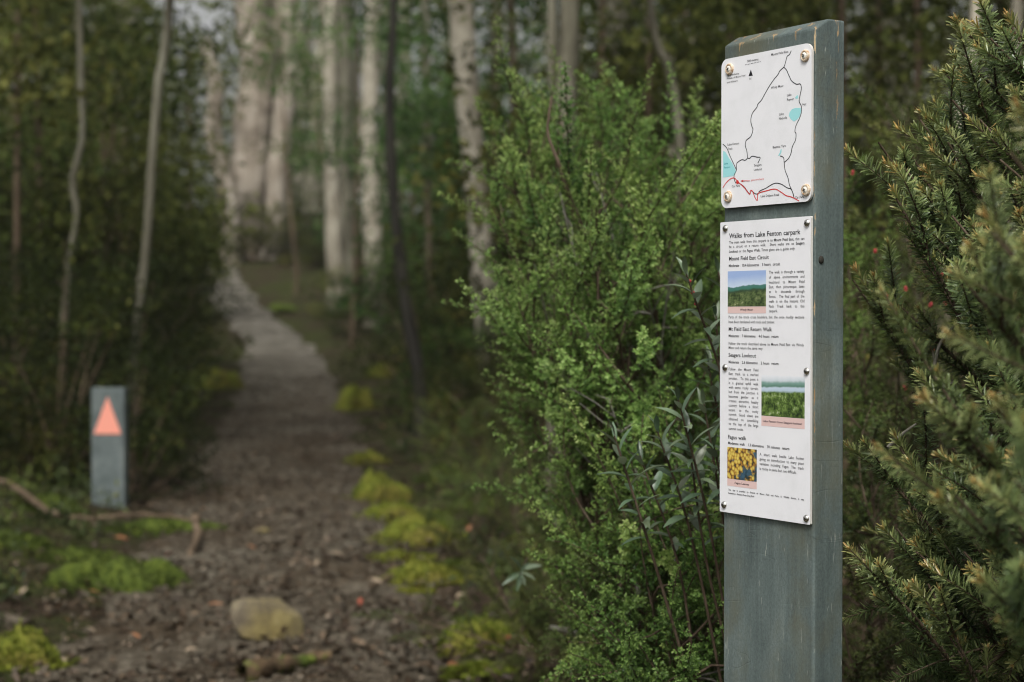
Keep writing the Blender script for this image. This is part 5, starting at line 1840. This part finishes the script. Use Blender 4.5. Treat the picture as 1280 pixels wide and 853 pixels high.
# leafy saplings filling the middle storey
sap = [(20, 12, 1), (-30, 10.5, 0), (130, 16, 1), (60, 15, 0), (240, 20, 1), (180, 24, 0), (10, 22, 1), (120, 30, 0), (440, 24, 2), (540, 19, 2), (520, 30, 2), (620, 17, 2), (650, 14, 2), (600, 28, 2), (690, 20, 2), (740, 12, 1), (800, 11, 1), (850, 14, 1), (900, 11, 1), (960, 10, 1), (1010, 13, 0), (1060, 9.5, 1), (1110, 11, 1), (1160, 9, 0), (1210, 11, 1), (1260, 10, 1), (1300, 8, 0), (880, 20, 2), (1000, 22, 1), (1140, 20, 1), (310, 48, 1), (480, 40, 2)]
for k, (px, d, kd) in enumerate(sap):
    h_ = random.uniform(2.6, 4.2) * (0.7 + d / 40)
    st = trunk_px([(px, 420), (px + random.uniform(-10, 10), 250)], d, 7 * 14 / d + 2, 5 * 14 / d + 1, h_)
    cm = random.choice(UND if kd < 2 else UGR)
    s = random.uniform(0.75, 1.1) * (0.75 + d / 60)
    tree([st], ('olive leaved sapling ', 'fresh green sapling ')[kd == 2] + zone_of(px)[0], 'bark_brown', [(cm, top_of(st) - [0, 0, 2.4 * s], s)], ('olive saplings ', 'green saplings ')[kd == 2] + zone_of(px)[0], 'sapling', 0)

# the wood beyond, one mass
cl = []
for k in range(700):
    y = random.uniform(50, 80)
    x = random.uniform(-0.42, 0.42) * y
    z = float(H(x, y)) + random.uniform(0, 1) ** 0.9 * 17
    cl.append((np.array([x, y, z]), random.uniform(0.9, 2.0)))
mb = MB()
mb.add(*leaf_cloud(900, cl, 45, 0.30, 0.7))
for k in range(40):
    y = random.uniform(50, 78)
    x = random.uniform(-0.4, 0.4) * y
    z = float(H(x, y))
    c = smooth_path([(x, y, z - 0.2), (x + random.uniform(-.5, .5), y, z + 8), (x + random.uniform(-1, 1), y, z + 16)], 12)
    mb.add(*tube(c, np.linspace(0.3, 0.16, 12), 7), 0.9, 1)
tag(mb.build('distant_forest', [M['gum_leaf'], M['bark_pale']], None, False), 'pale hazy mass of forest far behind the great gum', 'forest', kind='stuff')

# ------------------------------------------------------------------ damp air under the trees
def haze_mat(density):
    m, nt, out = new_mat('haze')
    v = N(nt, 'VolumePrincipled', Density=density, Anisotropy=0.2)
    v.inputs['Color'].default_value = (0.93, 0.96, 0.95, 1)
    nt.links.new(v.outputs[0], out.inputs['Volume'])
    return m


HX, HY0, HY1, HZ0, HZ1 = 310, -90, 410, -1.6, 34
hb = MB()
hb.add([(x, y, z) for z in (HZ0, HZ1) for x, y in ((-HX, HY0), (HX, HY0), (HX, HY1), (-HX, HY1))], [(3, 2, 1, 0), (4, 5, 6, 7), (0, 1, 5, 4), (1, 2, 6, 5), (2, 3, 7, 6), (3, 0, 4, 7)])
tag(hb.build('haze', haze_mat(0.0010), None, False), 'thin pale damp air between the trees', 'haze', kind='stuff')
